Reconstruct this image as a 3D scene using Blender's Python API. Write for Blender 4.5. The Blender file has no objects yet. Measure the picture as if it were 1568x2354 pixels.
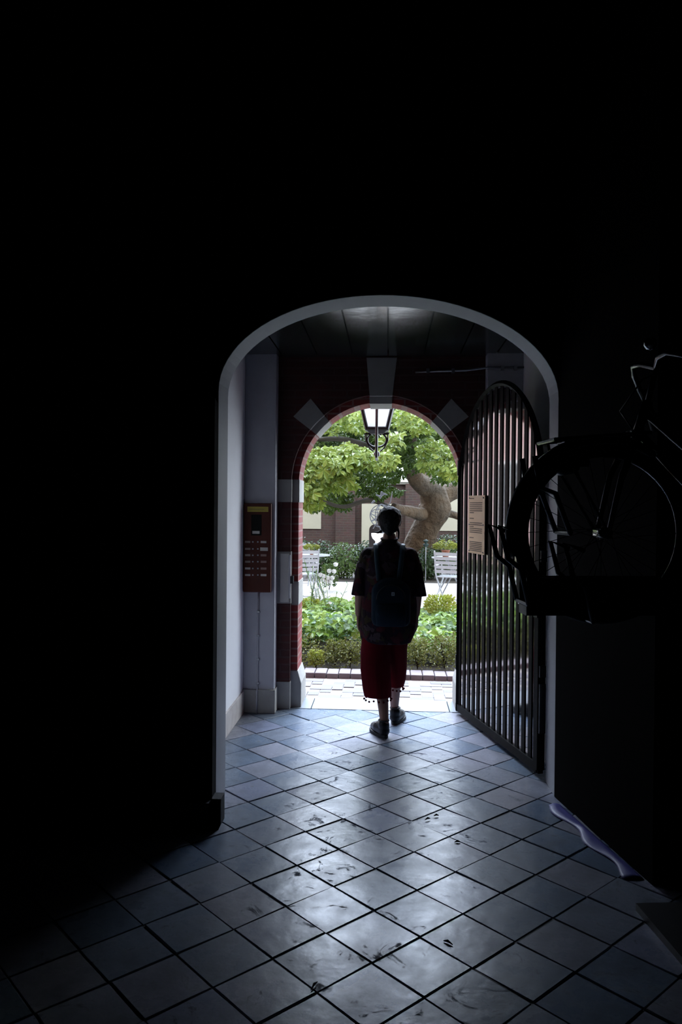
import bpy, math, random
from mathutils import Vector, Matrix, noise
random.seed(7)
PI = math.pi
SC = bpy.context.scene
COL = SC.collection

# ------------------------------------------------------------------ camera
CAM_H = 1.65
cam_d = bpy.data.cameras.new('camera')
cam = bpy.data.objects.new('camera', cam_d); COL.objects.link(cam)
cam_d.sensor_fit = 'VERTICAL'; cam_d.sensor_height = 36.0
cam_d.lens = 1750.0/2354.0*36.0
cam_d.clip_start = 0.05; cam_d.clip_end = 300
YAW, TILT, ROLL = math.radians(3.6), 0.008, 0.0085
fwd = Vector((-math.sin(YAW)*math.cos(TILT), math.cos(YAW)*math.cos(TILT), -math.sin(TILT)))
rgt = Vector((math.cos(YAW), math.sin(YAW), 0)); upv = rgt.cross(fwd)
c_, s_ = math.cos(ROLL), math.sin(ROLL)
r2 = rgt*c_ + upv*s_; u2 = -rgt*s_ + upv*c_
cam.matrix_world = Matrix(((r2.x, u2.x, -fwd.x, 0), (r2.y, u2.y, -fwd.y, 0), (r2.z, u2.z, -fwd.z, CAM_H), (0, 0, 0, 1)))
SC.camera = cam

# ------------------------------------------------------------------ light
w = bpy.data.worlds.new('world'); SC.world = w; w.use_nodes = True
bg = w.node_tree.nodes['Background']
bg.inputs[0].default_value = (0.80, 0.90, 1.0, 1); bg.inputs[1].default_value = 5.5
sd = bpy.data.lights.new('sun', 'SUN'); sd.energy = 12.5; sd.angle = math.radians(48); sd.color = (.65, .77, 1)
sun = bpy.data.objects.new('sun', sd); COL.objects.link(sun)
sun.rotation_euler = Vector((-0.02, 0.64, 0.80)).to_track_quat('Z', 'Y').to_euler()
vs = SC.view_settings
vs.view_transform = 'Standard'; vs.look = 'None'; vs.exposure = 0.32; vs.gamma = 1.0; vs.use_curve_mapping = False
SC.cycles.max_bounces = 8; SC.cycles.diffuse_bounces = 4; SC.cycles.glossy_bounces = 4
SC.cycles.transparent_max_bounces = 8
SC.cycles.use_denoising = True

# ------------------------------------------------------------------ helpers
def tag(o, label=None, cat=None, group=None, kind=None):
    if label: o['label'] = label
    if cat: o['category'] = cat
    if group: o['group'] = group
    if kind: o['kind'] = kind
    return o

def empty(name, loc=(0, 0, 0), rz=0.0, label=None, cat=None, group=None):
    o = bpy.data.objects.new(name, None); COL.objects.link(o)
    o.location = loc; o.rotation_euler = (0, 0, rz); o.empty_display_size = .1
    return tag(o, label, cat, group)

class MB:
    def __init__(s): s.v = []; s.f = []; s.m = []
    def add(s, vs, fs, mi=0):
        n = len(s.v); s.v += [tuple(v) for v in vs]
        s.f += [tuple(i+n for i in f) for f in fs]; s.m += [mi]*len(fs)
        return s
    def box(s, a, b, mi=0, M=None):
        x0, y0, z0 = a; x1, y1, z1 = b
        vs = [Vector(p) for p in ((x0,y0,z0),(x1,y0,z0),(x1,y1,z0),(x0,y1,z0),(x0,y0,z1),(x1,y0,z1),(x1,y1,z1),(x0,y1,z1))]
        if M: vs = [M @ v for v in vs]
        return s.add(vs, [(0,3,2,1),(4,5,6,7),(0,1,5,4),(1,2,6,5),(2,3,7,6),(3,0,4,7)], mi)
    def tube(s, pts, r, n=8, mi=0, closed=False, flat=1.0):
        pts = [Vector(p) for p in pts]; L = len(pts)
        rr = r if isinstance(r, (list, tuple)) else [r]*L
        rings = []; ref = None
        for i, p in enumerate(pts):
            if closed: t = pts[(i+1) % L]-pts[i-1]
            else: t = pts[min(i+1, L-1)]-pts[max(i-1, 0)]
            if t.length < 1e-9: t = Vector((0, 0, 1))
            t.normalize()
            if ref is None: ref = Vector((0, 0, 1)) if abs(t.z) < .9 else Vector((1, 0, 0))
            a = ref-t*ref.dot(t)
            if a.length < 1e-6: a = t.orthogonal()
            a.normalize(); b = t.cross(a); ref = a
            rings.append([p+(a*math.cos(k*2*PI/n)+b*math.sin(k*2*PI/n)*flat)*rr[i] for k in range(n)])
        vs = [v for q in rings for v in q]; fs = []
        for i in range(L if closed else L-1):
            j = (i+1) % L
            for k in range(n):
                k2 = (k+1) % n; fs.append((i*n+k, i*n+k2, j*n+k2, j*n+k))
        if not closed: fs += [tuple(range(n))[::-1], tuple((L-1)*n+k for k in range(n))]
        return s.add(vs, fs, mi)
    def cap(s, p0, r0, p1, r1, n=12, sq=1.0, ax=None):
        """tapered capsule, a closed shell; sq squashes along ax"""
        p0 = Vector(p0); p1 = Vector(p1); d = p1-p0
        if d.length < 1e-6: d = Vector((0, 0, 1e-5))
        t = d.normalized(); a = (Vector(ax) if ax else t.orthogonal()); a = a-t*a.dot(t)
        if a.length < 1e-6: a = t.orthogonal()
        a.normalize(); b = t.cross(a)
        rows = []; h = 4
        for i in range(h+1):
            q = -PI/2+PI/2*i/h; rows.append((p0+t*(r0*math.sin(q)), r0*math.cos(q)))
        for i in range(h+1):
            q = PI/2*i/h; rows.append((p1+t*(r1*math.sin(q)), r1*math.cos(q)))
        vs = [rows[0][0]]; fs = []
        for c, r in rows[1:-1]:
            vs += [c+a*(math.cos(k*2*PI/n)*r*sq)+b*(math.sin(k*2*PI/n)*r) for k in range(n)]
        vs.append(rows[-1][0]); m = len(rows)-2; last = len(vs)-1
        for k in range(n):
            k2 = (k+1) % n
            fs.append((0, 1+k2, 1+k)); fs.append((last, 1+(m-1)*n+k, 1+(m-1)*n+k2))
            for i in range(m-1): fs.append((1+i*n+k, 1+i*n+k2, 1+(i+1)*n+k2, 1+(i+1)*n+k))
        return s.add(vs, fs)
    def ball(s, c, r, n=12, mi=0, sc=(1, 1, 1), M=None):
        c = Vector(c); h = max(4, n//2); vs = [Vector((0, 0, -1))]; fs = []
        for i in range(1, h):
            q = -PI/2+PI*i/h
            vs += [Vector((math.cos(q)*math.cos(k*2*PI/n), math.cos(q)*math.sin(k*2*PI/n), math.sin(q))) for k in range(n)]
        vs.append(Vector((0, 0, 1))); last = len(vs)-1
        for k in range(n):
            k2 = (k+1) % n
            fs.append((0, 1+k2, 1+k)); fs.append((last, 1+(h-2)*n+k, 1+(h-2)*n+k2))
            for i in range(h-2): fs.append((1+i*n+k, 1+i*n+k2, 1+(i+1)*n+k2, 1+(i+1)*n+k))
        out = []
        for v in vs:
            v = Vector((v.x*sc[0]*r, v.y*sc[1]*r, v.z*sc[2]*r))
            if M: v = M @ v
            out.append(v+c)
        return s.add(out, fs, mi)
    def rings(s, rows, n=24, mi=0):
        """rows: (cx,cy,z,rx,ry[,fold]) closed loft"""
        vs = []; fs = []
        for row in rows:
            cx, cy, z, rx, ry = row[:5]; fo = row[5] if len(row) > 5 else 0
            for k in range(n):
                a = k*2*PI/n; q = 1+fo*math.sin(a*5+z*9)+fo*.6*math.sin(a*9+1.3+z*4)
                vs.append((cx+rx*math.cos(a)*q, cy+ry*math.sin(a)*q, z))
        L = len(rows)
        for i in range(L-1):
            for k in range(n):
                k2 = (k+1) % n; fs.append((i*n+k, i*n+k2, (i+1)*n+k2, (i+1)*n+k))
        fs += [tuple(range(n))[::-1], tuple((L-1)*n+k for k in range(n))]
        return s.add(vs, fs, mi)
    def build(s, name, mats, parent=None, smooth=False, bevel=0, loc=None, rz=0):
        me = bpy.data.meshes.new(name); me.from_pydata(s.v, [], s.f)
        if not isinstance(mats, (list, tuple)): mats = [mats]
        for m in mats: me.materials.append(m)
        if len(mats) > 1: me.polygons.foreach_set('material_index', s.m)
        if smooth: me.polygons.foreach_set('use_smooth', [True]*len(s.f))
        me.update()
        o = bpy.data.objects.new(name, me); COL.objects.link(o)
        if parent: o.parent = parent
        if loc: o.location = loc
        if rz: o.rotation_euler = (0, 0, rz)
        if bevel:
            b = o.modifiers.new('bevel', 'BEVEL'); b.width = bevel; b.segments = 2; b.limit_method = 'ANGLE'
        return o

def copy_tree(o, parent=None):
    c = o.copy(); COL.objects.link(c); c.parent = parent
    for ch in [x for x in list(bpy.data.objects) if x.parent == o]: copy_tree(ch, c)
    return c

# ------------------------------------------------------------------ materials
def mat(name, col, rough=.6, metal=0, spec=.5, nz=None, bump=None, emit=None, coat=0, trans=0, ior=1.5):
    """nz=(scale, colour2, contrast) mixes a noise colour; bump=(scale, strength)"""
    m = bpy.data.materials.new(name); m.use_nodes = True
    nt = m.node_tree; p = nt.nodes['Principled BSDF']
    p.inputs['Base Color'].default_value = (*col, 1); p.inputs['Roughness'].default_value = rough
    p.inputs['Metallic'].default_value = metal; p.inputs['Specular IOR Level'].default_value = spec
    p.inputs['Coat Weight'].default_value = coat; p.inputs['IOR'].default_value = ior
    p.inputs['Transmission Weight'].default_value = trans
    if nz or bump:
        tc = nt.nodes.new('ShaderNodeTexCoord')
    if nz:
        n = nt.nodes.new('ShaderNodeTexNoise'); n.inputs['Scale'].default_value = nz[0]; n.inputs['Detail'].default_value = 6
        nt.links.new(tc.outputs['Object'], n.inputs['Vector'])
        r = nt.nodes.new('ShaderNodeMapRange'); k = nz[2] if len(nz) > 2 else .2
        r.inputs[1].default_value = .5-k; r.inputs[2].default_value = .5+k
        nt.links.new(n.outputs['Fac'], r.inputs[0])
        mx = nt.nodes.new('ShaderNodeMix'); mx.data_type = 'RGBA'
        mx.inputs[6].default_value = (*col, 1); mx.inputs[7].default_value = (*nz[1], 1)
        nt.links.new(r.outputs[0], mx.inputs[0]); nt.links.new(mx.outputs[2], p.inputs['Base Color'])
    if bump:
        n = nt.nodes.new('ShaderNodeTexNoise'); n.inputs['Scale'].default_value = bump[0]; n.inputs['Detail'].default_value = 5
        nt.links.new(tc.outputs['Object'], n.inputs['Vector'])
        b = nt.nodes.new('ShaderNodeBump'); b.inputs['Strength'].default_value = bump[1]; b.inputs['Distance'].default_value = .01
        nt.links.new(n.outputs['Fac'], b.inputs['Height']); nt.links.new(b.outputs[0], p.inputs['Normal'])
    return m

def brick_mat(name, c1, c2, mortar, bw=.21, bh=.06, ms=.008, rough=.75, mode='wall'):
    m = bpy.data.materials.new(name); m.use_nodes = True; nt = m.node_tree; p = nt.nodes['Principled BSDF']
    p.inputs['Roughness'].default_value = rough
    tc = nt.nodes.new('ShaderNodeTexCoord'); sp = nt.nodes.new('ShaderNodeSeparateXYZ'); nt.links.new(tc.outputs['Object'], sp.inputs[0])
    cb = nt.nodes.new('ShaderNodeCombineXYZ')
    if mode == 'wall':
        ad = nt.nodes.new('ShaderNodeMath'); ad.operation = 'ADD'
        nt.links.new(sp.outputs[0], ad.inputs[0]); nt.links.new(sp.outputs[1], ad.inputs[1])
        nt.links.new(ad.outputs[0], cb.inputs[0]); nt.links.new(sp.outputs[2], cb.inputs[1])
    else:
        nt.links.new(sp.outputs[0], cb.inputs[0]); nt.links.new(sp.outputs[1], cb.inputs[1])
    bt = nt.nodes.new('ShaderNodeTexBrick'); nt.links.new(cb.outputs[0], bt.inputs['Vector'])
    bt.inputs['Color1'].default_value = (*c1, 1); bt.inputs['Color2'].default_value = (*c2, 1); bt.inputs['Mortar'].default_value = (*mortar, 1)
    bt.inputs['Scale'].default_value = 1; bt.inputs['Mortar Size'].default_value = ms
    bt.inputs['Brick Width'].default_value = bw; bt.inputs['Row Height'].default_value = bh
    n = nt.nodes.new('ShaderNodeTexNoise'); n.inputs['Scale'].default_value = 9; nt.links.new(tc.outputs['Object'], n.inputs['Vector'])
    mx = nt.nodes.new('ShaderNodeMix'); mx.data_type = 'RGBA'; mx.blend_type = 'MULTIPLY'; mx.inputs[0].default_value = .5
    nt.links.new(bt.outputs['Color'], mx.inputs[6]); nt.links.new(n.outputs['Color'], mx.inputs[7])
    nt.links.new(mx.outputs[2], p.inputs['Base Color'])
    b = nt.nodes.new('ShaderNodeBump'); b.inputs['Strength'].default_value = .6; b.inputs['Distance'].default_value = .006; b.invert = True
    nt.links.new(bt.outputs['Fac'], b.inputs['Height']); nt.links.new(b.outputs[0], p.inputs['Normal'])
    return m

def leaf_mat(name, c1, c2, rough=.45, trans=.35, scale=1.5, per=True):
    m = bpy.data.materials.new(name); m.use_nodes = True; nt = m.node_tree; p = nt.nodes['Principled BSDF']
    p.inputs['Roughness'].default_value = rough; p.inputs['Specular IOR Level'].default_value = .35
    tc = nt.nodes.new('ShaderNodeTexCoord'); n = nt.nodes.new('ShaderNodeTexNoise'); n.inputs['Scale'].default_value = scale
    n.inputs['Detail'].default_value = 3
    nt.links.new(tc.outputs['Object'], n.inputs['Vector'])
    g = nt.nodes.new('ShaderNodeNewGeometry'); ad = nt.nodes.new('ShaderNodeMath'); ad.operation = 'MULTIPLY_ADD'
    nt.links.new(g.outputs['Random Per Island'], ad.inputs[0]); ad.inputs[1].default_value = .6
    sb = nt.nodes.new('ShaderNodeMapRange'); sb.inputs[1].default_value = .3; sb.inputs[2].default_value = .7; sb.inputs[4].default_value = .5
    nt.links.new(n.outputs['Fac'], sb.inputs[0]); nt.links.new(sb.outputs[0], ad.inputs[2])
    mx = nt.nodes.new('ShaderNodeMix'); mx.data_type = 'RGBA'; mx.inputs[6].default_value = (*c1, 1); mx.inputs[7].default_value = (*c2, 1)
    nt.links.new(ad.outputs[0], mx.inputs[0]); nt.links.new(mx.outputs[2], p.inputs['Base Color'])
    tr = nt.nodes.new('ShaderNodeBsdfTranslucent'); nt.links.new(mx.outputs[2], tr.inputs['Color'])
    ms = nt.nodes.new('ShaderNodeMixShader'); ms.inputs[0].default_value = trans
    nt.links.new(p.outputs[0], ms.inputs[1]); nt.links.new(tr.outputs[0], ms.inputs[2])
    nt.links.new(ms.outputs[0], nt.nodes['Material Output'].inputs['Surface'])
    return m

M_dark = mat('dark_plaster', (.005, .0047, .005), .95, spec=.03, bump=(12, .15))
M_dark2 = mat('dark_skirting', (.02, .02, .022), .7, spec=.2)
M_white = mat('white_plaster', (.82, .82, .86), .62, nz=(3, (.76, .76, .80), .25), bump=(40, .05))
M_whitegl = mat('white_gloss_paint', (.44, .44, .48), .42, nz=(5, (.38, .38, .42), .25))
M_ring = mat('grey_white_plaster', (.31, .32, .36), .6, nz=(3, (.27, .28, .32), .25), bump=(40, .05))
M_skirt = mat('white_tile_skirting', (.62, .58, .56), .4, nz=(14, (.5, .45, .44), .25))
M_stone = mat('pale_stone', (.34, .33, .31), .7, nz=(7, (.27, .26, .25), .25), bump=(60, .1))
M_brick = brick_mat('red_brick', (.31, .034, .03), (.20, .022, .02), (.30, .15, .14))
M_facade = brick_mat('facade_brick', (.66, .40, .36), (.6, .36, .33), (.68, .5, .46))
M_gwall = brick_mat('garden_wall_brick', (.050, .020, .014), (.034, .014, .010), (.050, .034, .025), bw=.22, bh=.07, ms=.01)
M_slab = mat('blue_stone_slab', (.115, .135, .155), .5, nz=(6, (.095, .11, .13), .2), bump=(30, .1))
M_ceil = mat('gloss_ceiling_paint', (.012, .016, .015), .17, ior=2.0, spec=.6, nz=(2, (.02, .024, .022), .3), bump=(9, .12))
M_black = mat('black_iron_paint', (.008, .008, .009), .35, spec=.5, bump=(60, .1))
M_gate = mat('black_gate_paint', (.003, .003, .0035), .6, spec=.08)
M_chrome = mat('chrome', (.75, .77, .8), .18, metal=1)
M_steel = mat('dull_steel', (.28, .29, .31), .35, metal=1)

# ------------------------------------------------------------------ floor tiles
TS = .1545*CAM_H
ang = .7221+YAW
ox, oy = -.2303*CAM_H, 2.0056*CAM_H
ox, oy = ox*math.cos(YAW)-oy*math.sin(YAW), ox*math.sin(YAW)+oy*math.cos(YAW)
db = Vector((math.cos(ang), math.sin(ang), 0)); da = Vector((math.sin(ang), -math.cos(ang), 0))
def floor_mat():
    m = bpy.data.materials.new('slate_tile'); m.use_nodes = True; nt = m.node_tree; p = nt.nodes['Principled BSDF']
    tc = nt.nodes.new('ShaderNodeTexCoord'); g = nt.nodes.new('ShaderNodeNewGeometry')
    rm = nt.nodes.new('ShaderNodeValToRGB'); e = rm.color_ramp.elements
    e[0].color = (.085, .115, .165, 1); e[1].color = (.18, .20, .28, 1)
    e2 = rm.color_ramp.elements.new(.45); e2.color = (.14, .17, .215, 1)
    e3 = rm.color_ramp.elements.new(.8); e3.color = (.205, .205, .24, 1)
    nt.links.new(g.outputs['Random Per Island'], rm.inputs[0])
    n = nt.nodes.new('ShaderNodeTexNoise'); n.inputs['Scale'].default_value = 7; n.inputs['Detail'].default_value = 8; n.inputs['Roughness'].default_value = .65
    nt.links.new(tc.outputs['Object'], n.inputs['Vector'])
    mr = nt.nodes.new('ShaderNodeMapRange'); mr.inputs[1].default_value = .3; mr.inputs[2].default_value = .7; mr.inputs[3].default_value = .6; mr.inputs[4].default_value = 1.25
    nt.links.new(n.outputs['Fac'], mr.inputs[0])
    mx = nt.nodes.new('ShaderNodeVectorMath'); mx.operation = 'SCALE'
    nt.links.new(rm.outputs[0], mx.inputs[0]); nt.links.new(mr.outputs[0], mx.inputs['Scale'])
    # dark scuffs and dirt flecks
    n2 = nt.nodes.new('ShaderNodeTexNoise'); n2.inputs['Scale'].default_value = 5.5; n2.inputs['Detail'].default_value = 10; n2.inputs['Roughness'].default_value = .75; n2.inputs['Distortion'].default_value = 1.5
    nt.links.new(tc.outputs['Object'], n2.inputs['Vector'])
    m2 = nt.nodes.new('ShaderNodeMapRange'); m2.inputs[1].default_value = .575; m2.inputs[2].default_value = .66; m2.inputs[3].default_value = 0; m2.inputs[4].default_value = .75
    nt.links.new(n2.outputs['Fac'], m2.inputs[0])
    mm = nt.nodes.new('ShaderNodeMix'); mm.data_type = 'RGBA'; mm.inputs[7].default_value = (.03, .03, .035, 1)
    nt.links.new(m2.outputs[0], mm.inputs[0]); nt.links.new(mx.outputs[0], mm.inputs[6])
    nt.links.new(mm.outputs[2], p.inputs['Base Color'])
    r = nt.nodes.new('ShaderNodeMapRange'); r.inputs[1].default_value = .3; r.inputs[2].default_value = .7; r.inputs[3].default_value = .36; r.inputs[4].default_value = .22
    nt.links.new(n.outputs['Fac'], r.inputs[0])
    ra = nt.nodes.new('ShaderNodeMath'); ra.operation = 'ADD'; nt.links.new(r.outputs[0], ra.inputs[0]); nt.links.new(m2.outputs[0], ra.inputs[1])
    nt.links.new(ra.outputs[0], p.inputs['Roughness'])
    p.inputs['Specular IOR Level'].default_value = .27
    n3 = nt.nodes.new('ShaderNodeTexNoise'); n3.inputs['Scale'].default_value = 9; n3.inputs['Detail'].default_value = 4
    nt.links.new(tc.outputs['Object'], n3.inputs['Vector'])
    b = nt.nodes.new('ShaderNodeBump'); b.inputs['Strength'].default_value = .22; b.inputs['Distance'].default_value = .012
    nt.links.new(n3.outputs['Fac'], b.inputs['Height']); nt.links.new(b.outputs[0], p.inputs['Normal'])
    return m
M_tile = floor_mat()
M_grout = mat('dark_grout', (.035, .036, .04), .8)
f = MB()
rnd = random.Random(3)
BOUND = (-3.2, 3.4, -2.6, 6.14)
def clip_poly(poly, b):
    def cut(P, ins, inter):
        out = []
        for i in range(len(P)):
            a, c = P[i-1], P[i]
            if ins(c):
                if not ins(a): out.append(inter(a, c))
                out.append(c)
            elif ins(a): out.append(inter(a, c))
        return out
    for ax, val, sg in ((0, b[0], 1), (0, b[1], -1), (1, b[2], 1), (1, b[3], -1)):
        if not poly: break
        poly = cut(poly, lambda q: (q[ax]-val)*sg >= 0, lambda a, c: a.lerp(c, (val-a[ax])/(c[ax]-a[ax])))
    return poly
for i in range(-26, 40):
    for j in range(-36, 36):
        g = .0016+rnd.random()*.0022
        jit = Vector((rnd.uniform(-.0025, .0025), rnd.uniform(-.0025, .0025), 0))
        base = Vector((ox, oy, 0))+da*(i*TS)+db*(j*TS)+jit
        cc = [base+da*g+db*g, base+da*(TS-g)+db*g, base+da*(TS-g)+db*(TS-g), base+da*g+db*(TS-g)]
        c = base+(da+db)*TS/2
        tx, ty = rnd.gauss(0, .009), rnd.gauss(0, .009); dz = rnd.uniform(-.0012, .0012)
        P = clip_poly(cc, BOUND)
        if len(P) < 3: continue
        zf = lambda q: dz+(q.x-c.x)*tx+(q.y-c.y)*ty
        k = len(P); cen = sum(P, Vector())/k
        if (P[0]-cen).length < .01: continue
        top = [Vector((q.x, q.y, zf(q))) for q in [p_.lerp(cen, .022) for p_ in P]]
        rim = [Vector((q.x, q.y, zf(q)-.0028)) for q in P]
        low = [Vector((q.x, q.y, -.012)) for q in P]
        fs = [tuple(range(k))] + [(k+a, k+(a+1) % k, (a+1) % k, a) for a in range(k)] + [(2*k+a, 2*k+(a+1) % k, k+(a+1) % k, k+a) for a in range(k)]
        f.add(top+rim+low, fs, 0)
f.box((BOUND[0], BOUND[2], -.12), (BOUND[1], BOUND[3], -.0055), 1)
tag(f.build('floor', [M_tile, M_grout]), kind='structure')

# ------------------------------------------------------------------ walls
def arch_wall(mb, x0, x1, z1, cx, hw, spring, rise, Y0, Y1, ymap=None, n=40, mi=0, z0=0):
    """slab between Y0 and Y1 with an arched opening down to z0"""
    ymap = ymap or (lambda x, y: y)
    A = [(cx-hw, z0)]+[(cx-hw*math.cos(PI*k/n), spring+rise*math.sin(PI*k/n)) for k in range(n+1)]+[(cx+hw, z0)]
    def q(pts, y):
        return [(x, ymap(x, y), z) for x, z in pts]
    cells = [[(x0, z0), (cx-hw, z0), (cx-hw, spring), (x0, spring)], [(x0, spring), (cx-hw, spring), (cx-hw, z1), (x0, z1)],
             [(cx+hw, z0), (x1, z0), (x1, spring), (cx+hw, spring)], [(cx+hw, spring), (x1, spring), (x1, z1), (cx+hw, z1)]]
    for k in range(1, n+1):
        a, b = A[k], A[k+1]; cells.append([a, b, (b[0], z1), (a[0], z1)])
    for c in cells:
        mb.add(q(c, Y0), [(0, 1, 2, 3)], mi); mb.add(q(c, Y1), [(3, 2, 1, 0)], mi)
    for k in range(len(A)-1):
        a, b = A[k], A[k+1]
        mb.add([(a[0], ymap(a[0], Y0), a[1]), (b[0], ymap(b[0], Y0), b[1]), (b[0], ymap(b[0], Y1), b[1]), (a[0], ymap(a[0], Y1), a[1])], [(0, 3, 2, 1)], mi)
    for xx, fl in ((x0, 0), (x1, 1)):
        v = [(xx, ymap(xx, Y0), z0), (xx, ymap(xx, Y1), z0), (xx, ymap(xx, Y1), z1), (xx, ymap(xx, Y0), z1)]
        mb.add(v, [(0, 1, 2, 3) if fl else (3, 2, 1, 0)], mi)
    xs = sorted(set([x0, x1]))
    mb.add([(x0, ymap(x0, Y0), z1), (x1, ymap(x1, Y0), z1), (x1, ymap(x1, Y1), z1), (x0, ymap(x0, Y1), z1)], [(0, 1, 2, 3)], mi)
    return mb

def prism(mb, pts, z0, z1, mi=0):
    n = len(pts)
    return mb.add([(x, y, z0) for x, y in pts]+[(x, y, z1) for x, y in pts],
                  [tuple(range(n))[::-1], tuple(range(n, 2*n))]+[(i, (i+1) % n, (i+1) % n+n, i+n) for i in range(n)], mi)

SK = .165                                             # skew of the inner arch
skew = lambda x, y: y+SK*x
ARC = dict(cx=.014, hw=.944, spring=2.27, rise=.553)
# dark skin of the front room, then the white plastered arch ring
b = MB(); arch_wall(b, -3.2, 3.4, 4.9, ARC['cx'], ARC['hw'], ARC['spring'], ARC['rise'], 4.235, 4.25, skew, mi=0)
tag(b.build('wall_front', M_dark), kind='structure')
b = MB(); arch_wall(b, -3.2, 3.4, 4.9, ARC['cx'], ARC['hw'], ARC['spring'], ARC['rise'], 4.25, 4.49, skew, mi=0)
tag(b.build('wall_arch', M_ring), kind='structure')
# dark piers on the room side
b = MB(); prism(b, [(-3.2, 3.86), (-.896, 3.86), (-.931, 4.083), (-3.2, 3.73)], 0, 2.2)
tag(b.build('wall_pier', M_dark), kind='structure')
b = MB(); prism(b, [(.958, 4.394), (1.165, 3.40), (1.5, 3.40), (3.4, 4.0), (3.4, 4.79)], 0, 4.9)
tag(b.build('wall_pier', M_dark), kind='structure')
b = MB(); b.box((-3.2, 3.80, 0), (-.85, 3.862, .135)); b.box((-.90, 3.80, 0), (-.85, 3.95, .135))
tag(b.build('baseboard_left', M_dark2), kind='structure')
# outer shell of the front room
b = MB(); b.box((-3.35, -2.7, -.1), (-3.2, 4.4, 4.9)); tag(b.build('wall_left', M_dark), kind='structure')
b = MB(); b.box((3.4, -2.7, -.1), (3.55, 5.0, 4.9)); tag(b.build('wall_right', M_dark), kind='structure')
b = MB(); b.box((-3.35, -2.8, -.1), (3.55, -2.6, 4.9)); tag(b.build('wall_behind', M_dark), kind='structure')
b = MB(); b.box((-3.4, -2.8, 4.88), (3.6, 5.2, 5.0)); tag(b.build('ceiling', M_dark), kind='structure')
# passage between the arch and the garden door
XL, XR, YB = -1.15, 1.035, 6.12
b = MB(); b.box((XL-.3, 4.12, -.1), (XL, YB+.2, 3.4)); tag(b.build('wall_left.001', M_white), kind='structure')
b = MB(); b.box((XR, 4.55, -.1), (XR+.3, YB+.2, 3.4)); tag(b.build('wall_right.001', M_white), kind='structure')
# glossy boarded ceiling: boards run towards the garden
b = MB(); bx = -.018-.281*5
while bx < XR+.1:
    b.box((bx+.007, 4.36+SK*(bx+.14), 2.848), (bx+.277, YB+.02, 2.875)); bx += .281
prism(b, [(XL-.3, 4.40+SK*(XL-.3)), (XR+.3, 4.40+SK*(XR+.3)), (XR+.3, YB+.3), (XL-.3, YB+.3)], 2.876, 3.4)
tag(b.build('ceiling_boards', M_ceil), kind='structure')
# baseboard of the passage, pale tiles
b = MB(); y = 4.32
while y < 5.99:
    b.box((XL, y, 0), (XL+.014, min(y+.148, 5.99), .172)); y += .15
tag(b.build('baseboard_passage', M_skirt, bevel=.002), kind='structure')
b = MB(); y = 4.62
while y < 5.99:
    b.box((XR-.014, y, 0), (XR, min(y+.148, 5.99), .172)); y += .15
tag(b.build('baseboard_right', M_skirt, bevel=.002), kind='structure')
# white pilasters beside the brick arch, each with a stone foot
for nm, a0, a1 in (('trim_1', XL, -.9), ('trim_2', .757, XR)):
    b = MB(); b.box((a0, 6.0, .17), (a1, 6.14, 2.86)); b.box((a0, 5.975, 0), (a1+(.012 if nm == 'trim_1' else 0), 6.14, .185), 1)
    tag(b.build(nm, [M_whitegl, M_stone], bevel=.004), kind='structure')
# brick wall with the garden doorway (rebated: two rings)
CX, HW, SPR = -.075, .66, 1.83
M_brick_in = brick_mat('red_brick_shaded', (.075, .008, .007), (.05, .006, .006), (.07, .028, .025))  # darker copy of the red brick, shade of the room side in its colour
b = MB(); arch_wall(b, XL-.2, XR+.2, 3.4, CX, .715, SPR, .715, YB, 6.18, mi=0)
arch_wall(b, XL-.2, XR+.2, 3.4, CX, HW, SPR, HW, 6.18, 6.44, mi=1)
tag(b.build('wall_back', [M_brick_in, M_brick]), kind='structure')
b = MB(); arch_wall(b, -9, 9, 6.5, CX, HW+.002, SPR, HW+.002, 6.44, 6.5)
tag(b.build('wall_facade', M_brick), kind='structure')
# stone inlays
def ring_seg(mb, a0, a1, r0, r1, Y0, Y1, n=6, cz=SPR):
    P = [(CX+r0*math.cos(a0+(a1-a0)*k/n), cz+r0*math.sin(a0+(a1-a0)*k/n)) for k in range(n+1)]
    Q = [(CX+r1*math.cos(a0+(a1-a0)*k/n), cz+r1*math.sin(a0+(a1-a0)*k/n)) for k in range(n+1)]
    Q[1:-1] = [tuple(Vector(Q[0]).lerp(Vector(Q[-1]), k/n)) for k in range(1, n)]
    for k in range(n):
        c = [P[k], Q[k], Q[k+1], P[k+1]]
        mb.add([(x, Y0, z) for x, z in c]+[(x, Y1, z) for x, z in c], [(3, 2, 1, 0), (4, 5, 6, 7), (0, 1, 5, 4), (2, 3, 7, 6), (3, 0, 4, 7), (1, 2, 6, 5)])
D = PI/180
k = 3
for a0, a1 in ((37.5*D, 50.5*D), (129.5*D, 142.5*D)):
    b = MB(); ring_seg(b, a0, a1, .711, .885, YB-.004, 6.19); ring_seg(b, a0, a1, .655, .8, 6.176, 6.504)
    tag(b.build('trim_%d' % k, M_stone), kind='structure'); k += 1
b = MB()
def slab4(mb, c, Y0, Y1):
    mb.add([(x, Y0, z) for x, z in c]+[(x, Y1, z) for x, z in c], [(3, 2, 1, 0), (4, 5, 6, 7), (0, 1, 5, 4), (2, 3, 7, 6), (3, 0, 4, 7), (1, 2, 6, 5)])
slab4(b, [(CX-.088, 2.535), (CX+.095, 2.535), (CX+.128, 2.84), (CX-.115, 2.84)], YB-.004, 6.19)
slab4(b, [(CX-.088, 2.478), (CX+.092, 2.478), (CX+.1, 2.62), (CX-.095, 2.62)], 6.165, 6.504)
tag(b.build('trim_5', M_stone), kind='structure')
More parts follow.
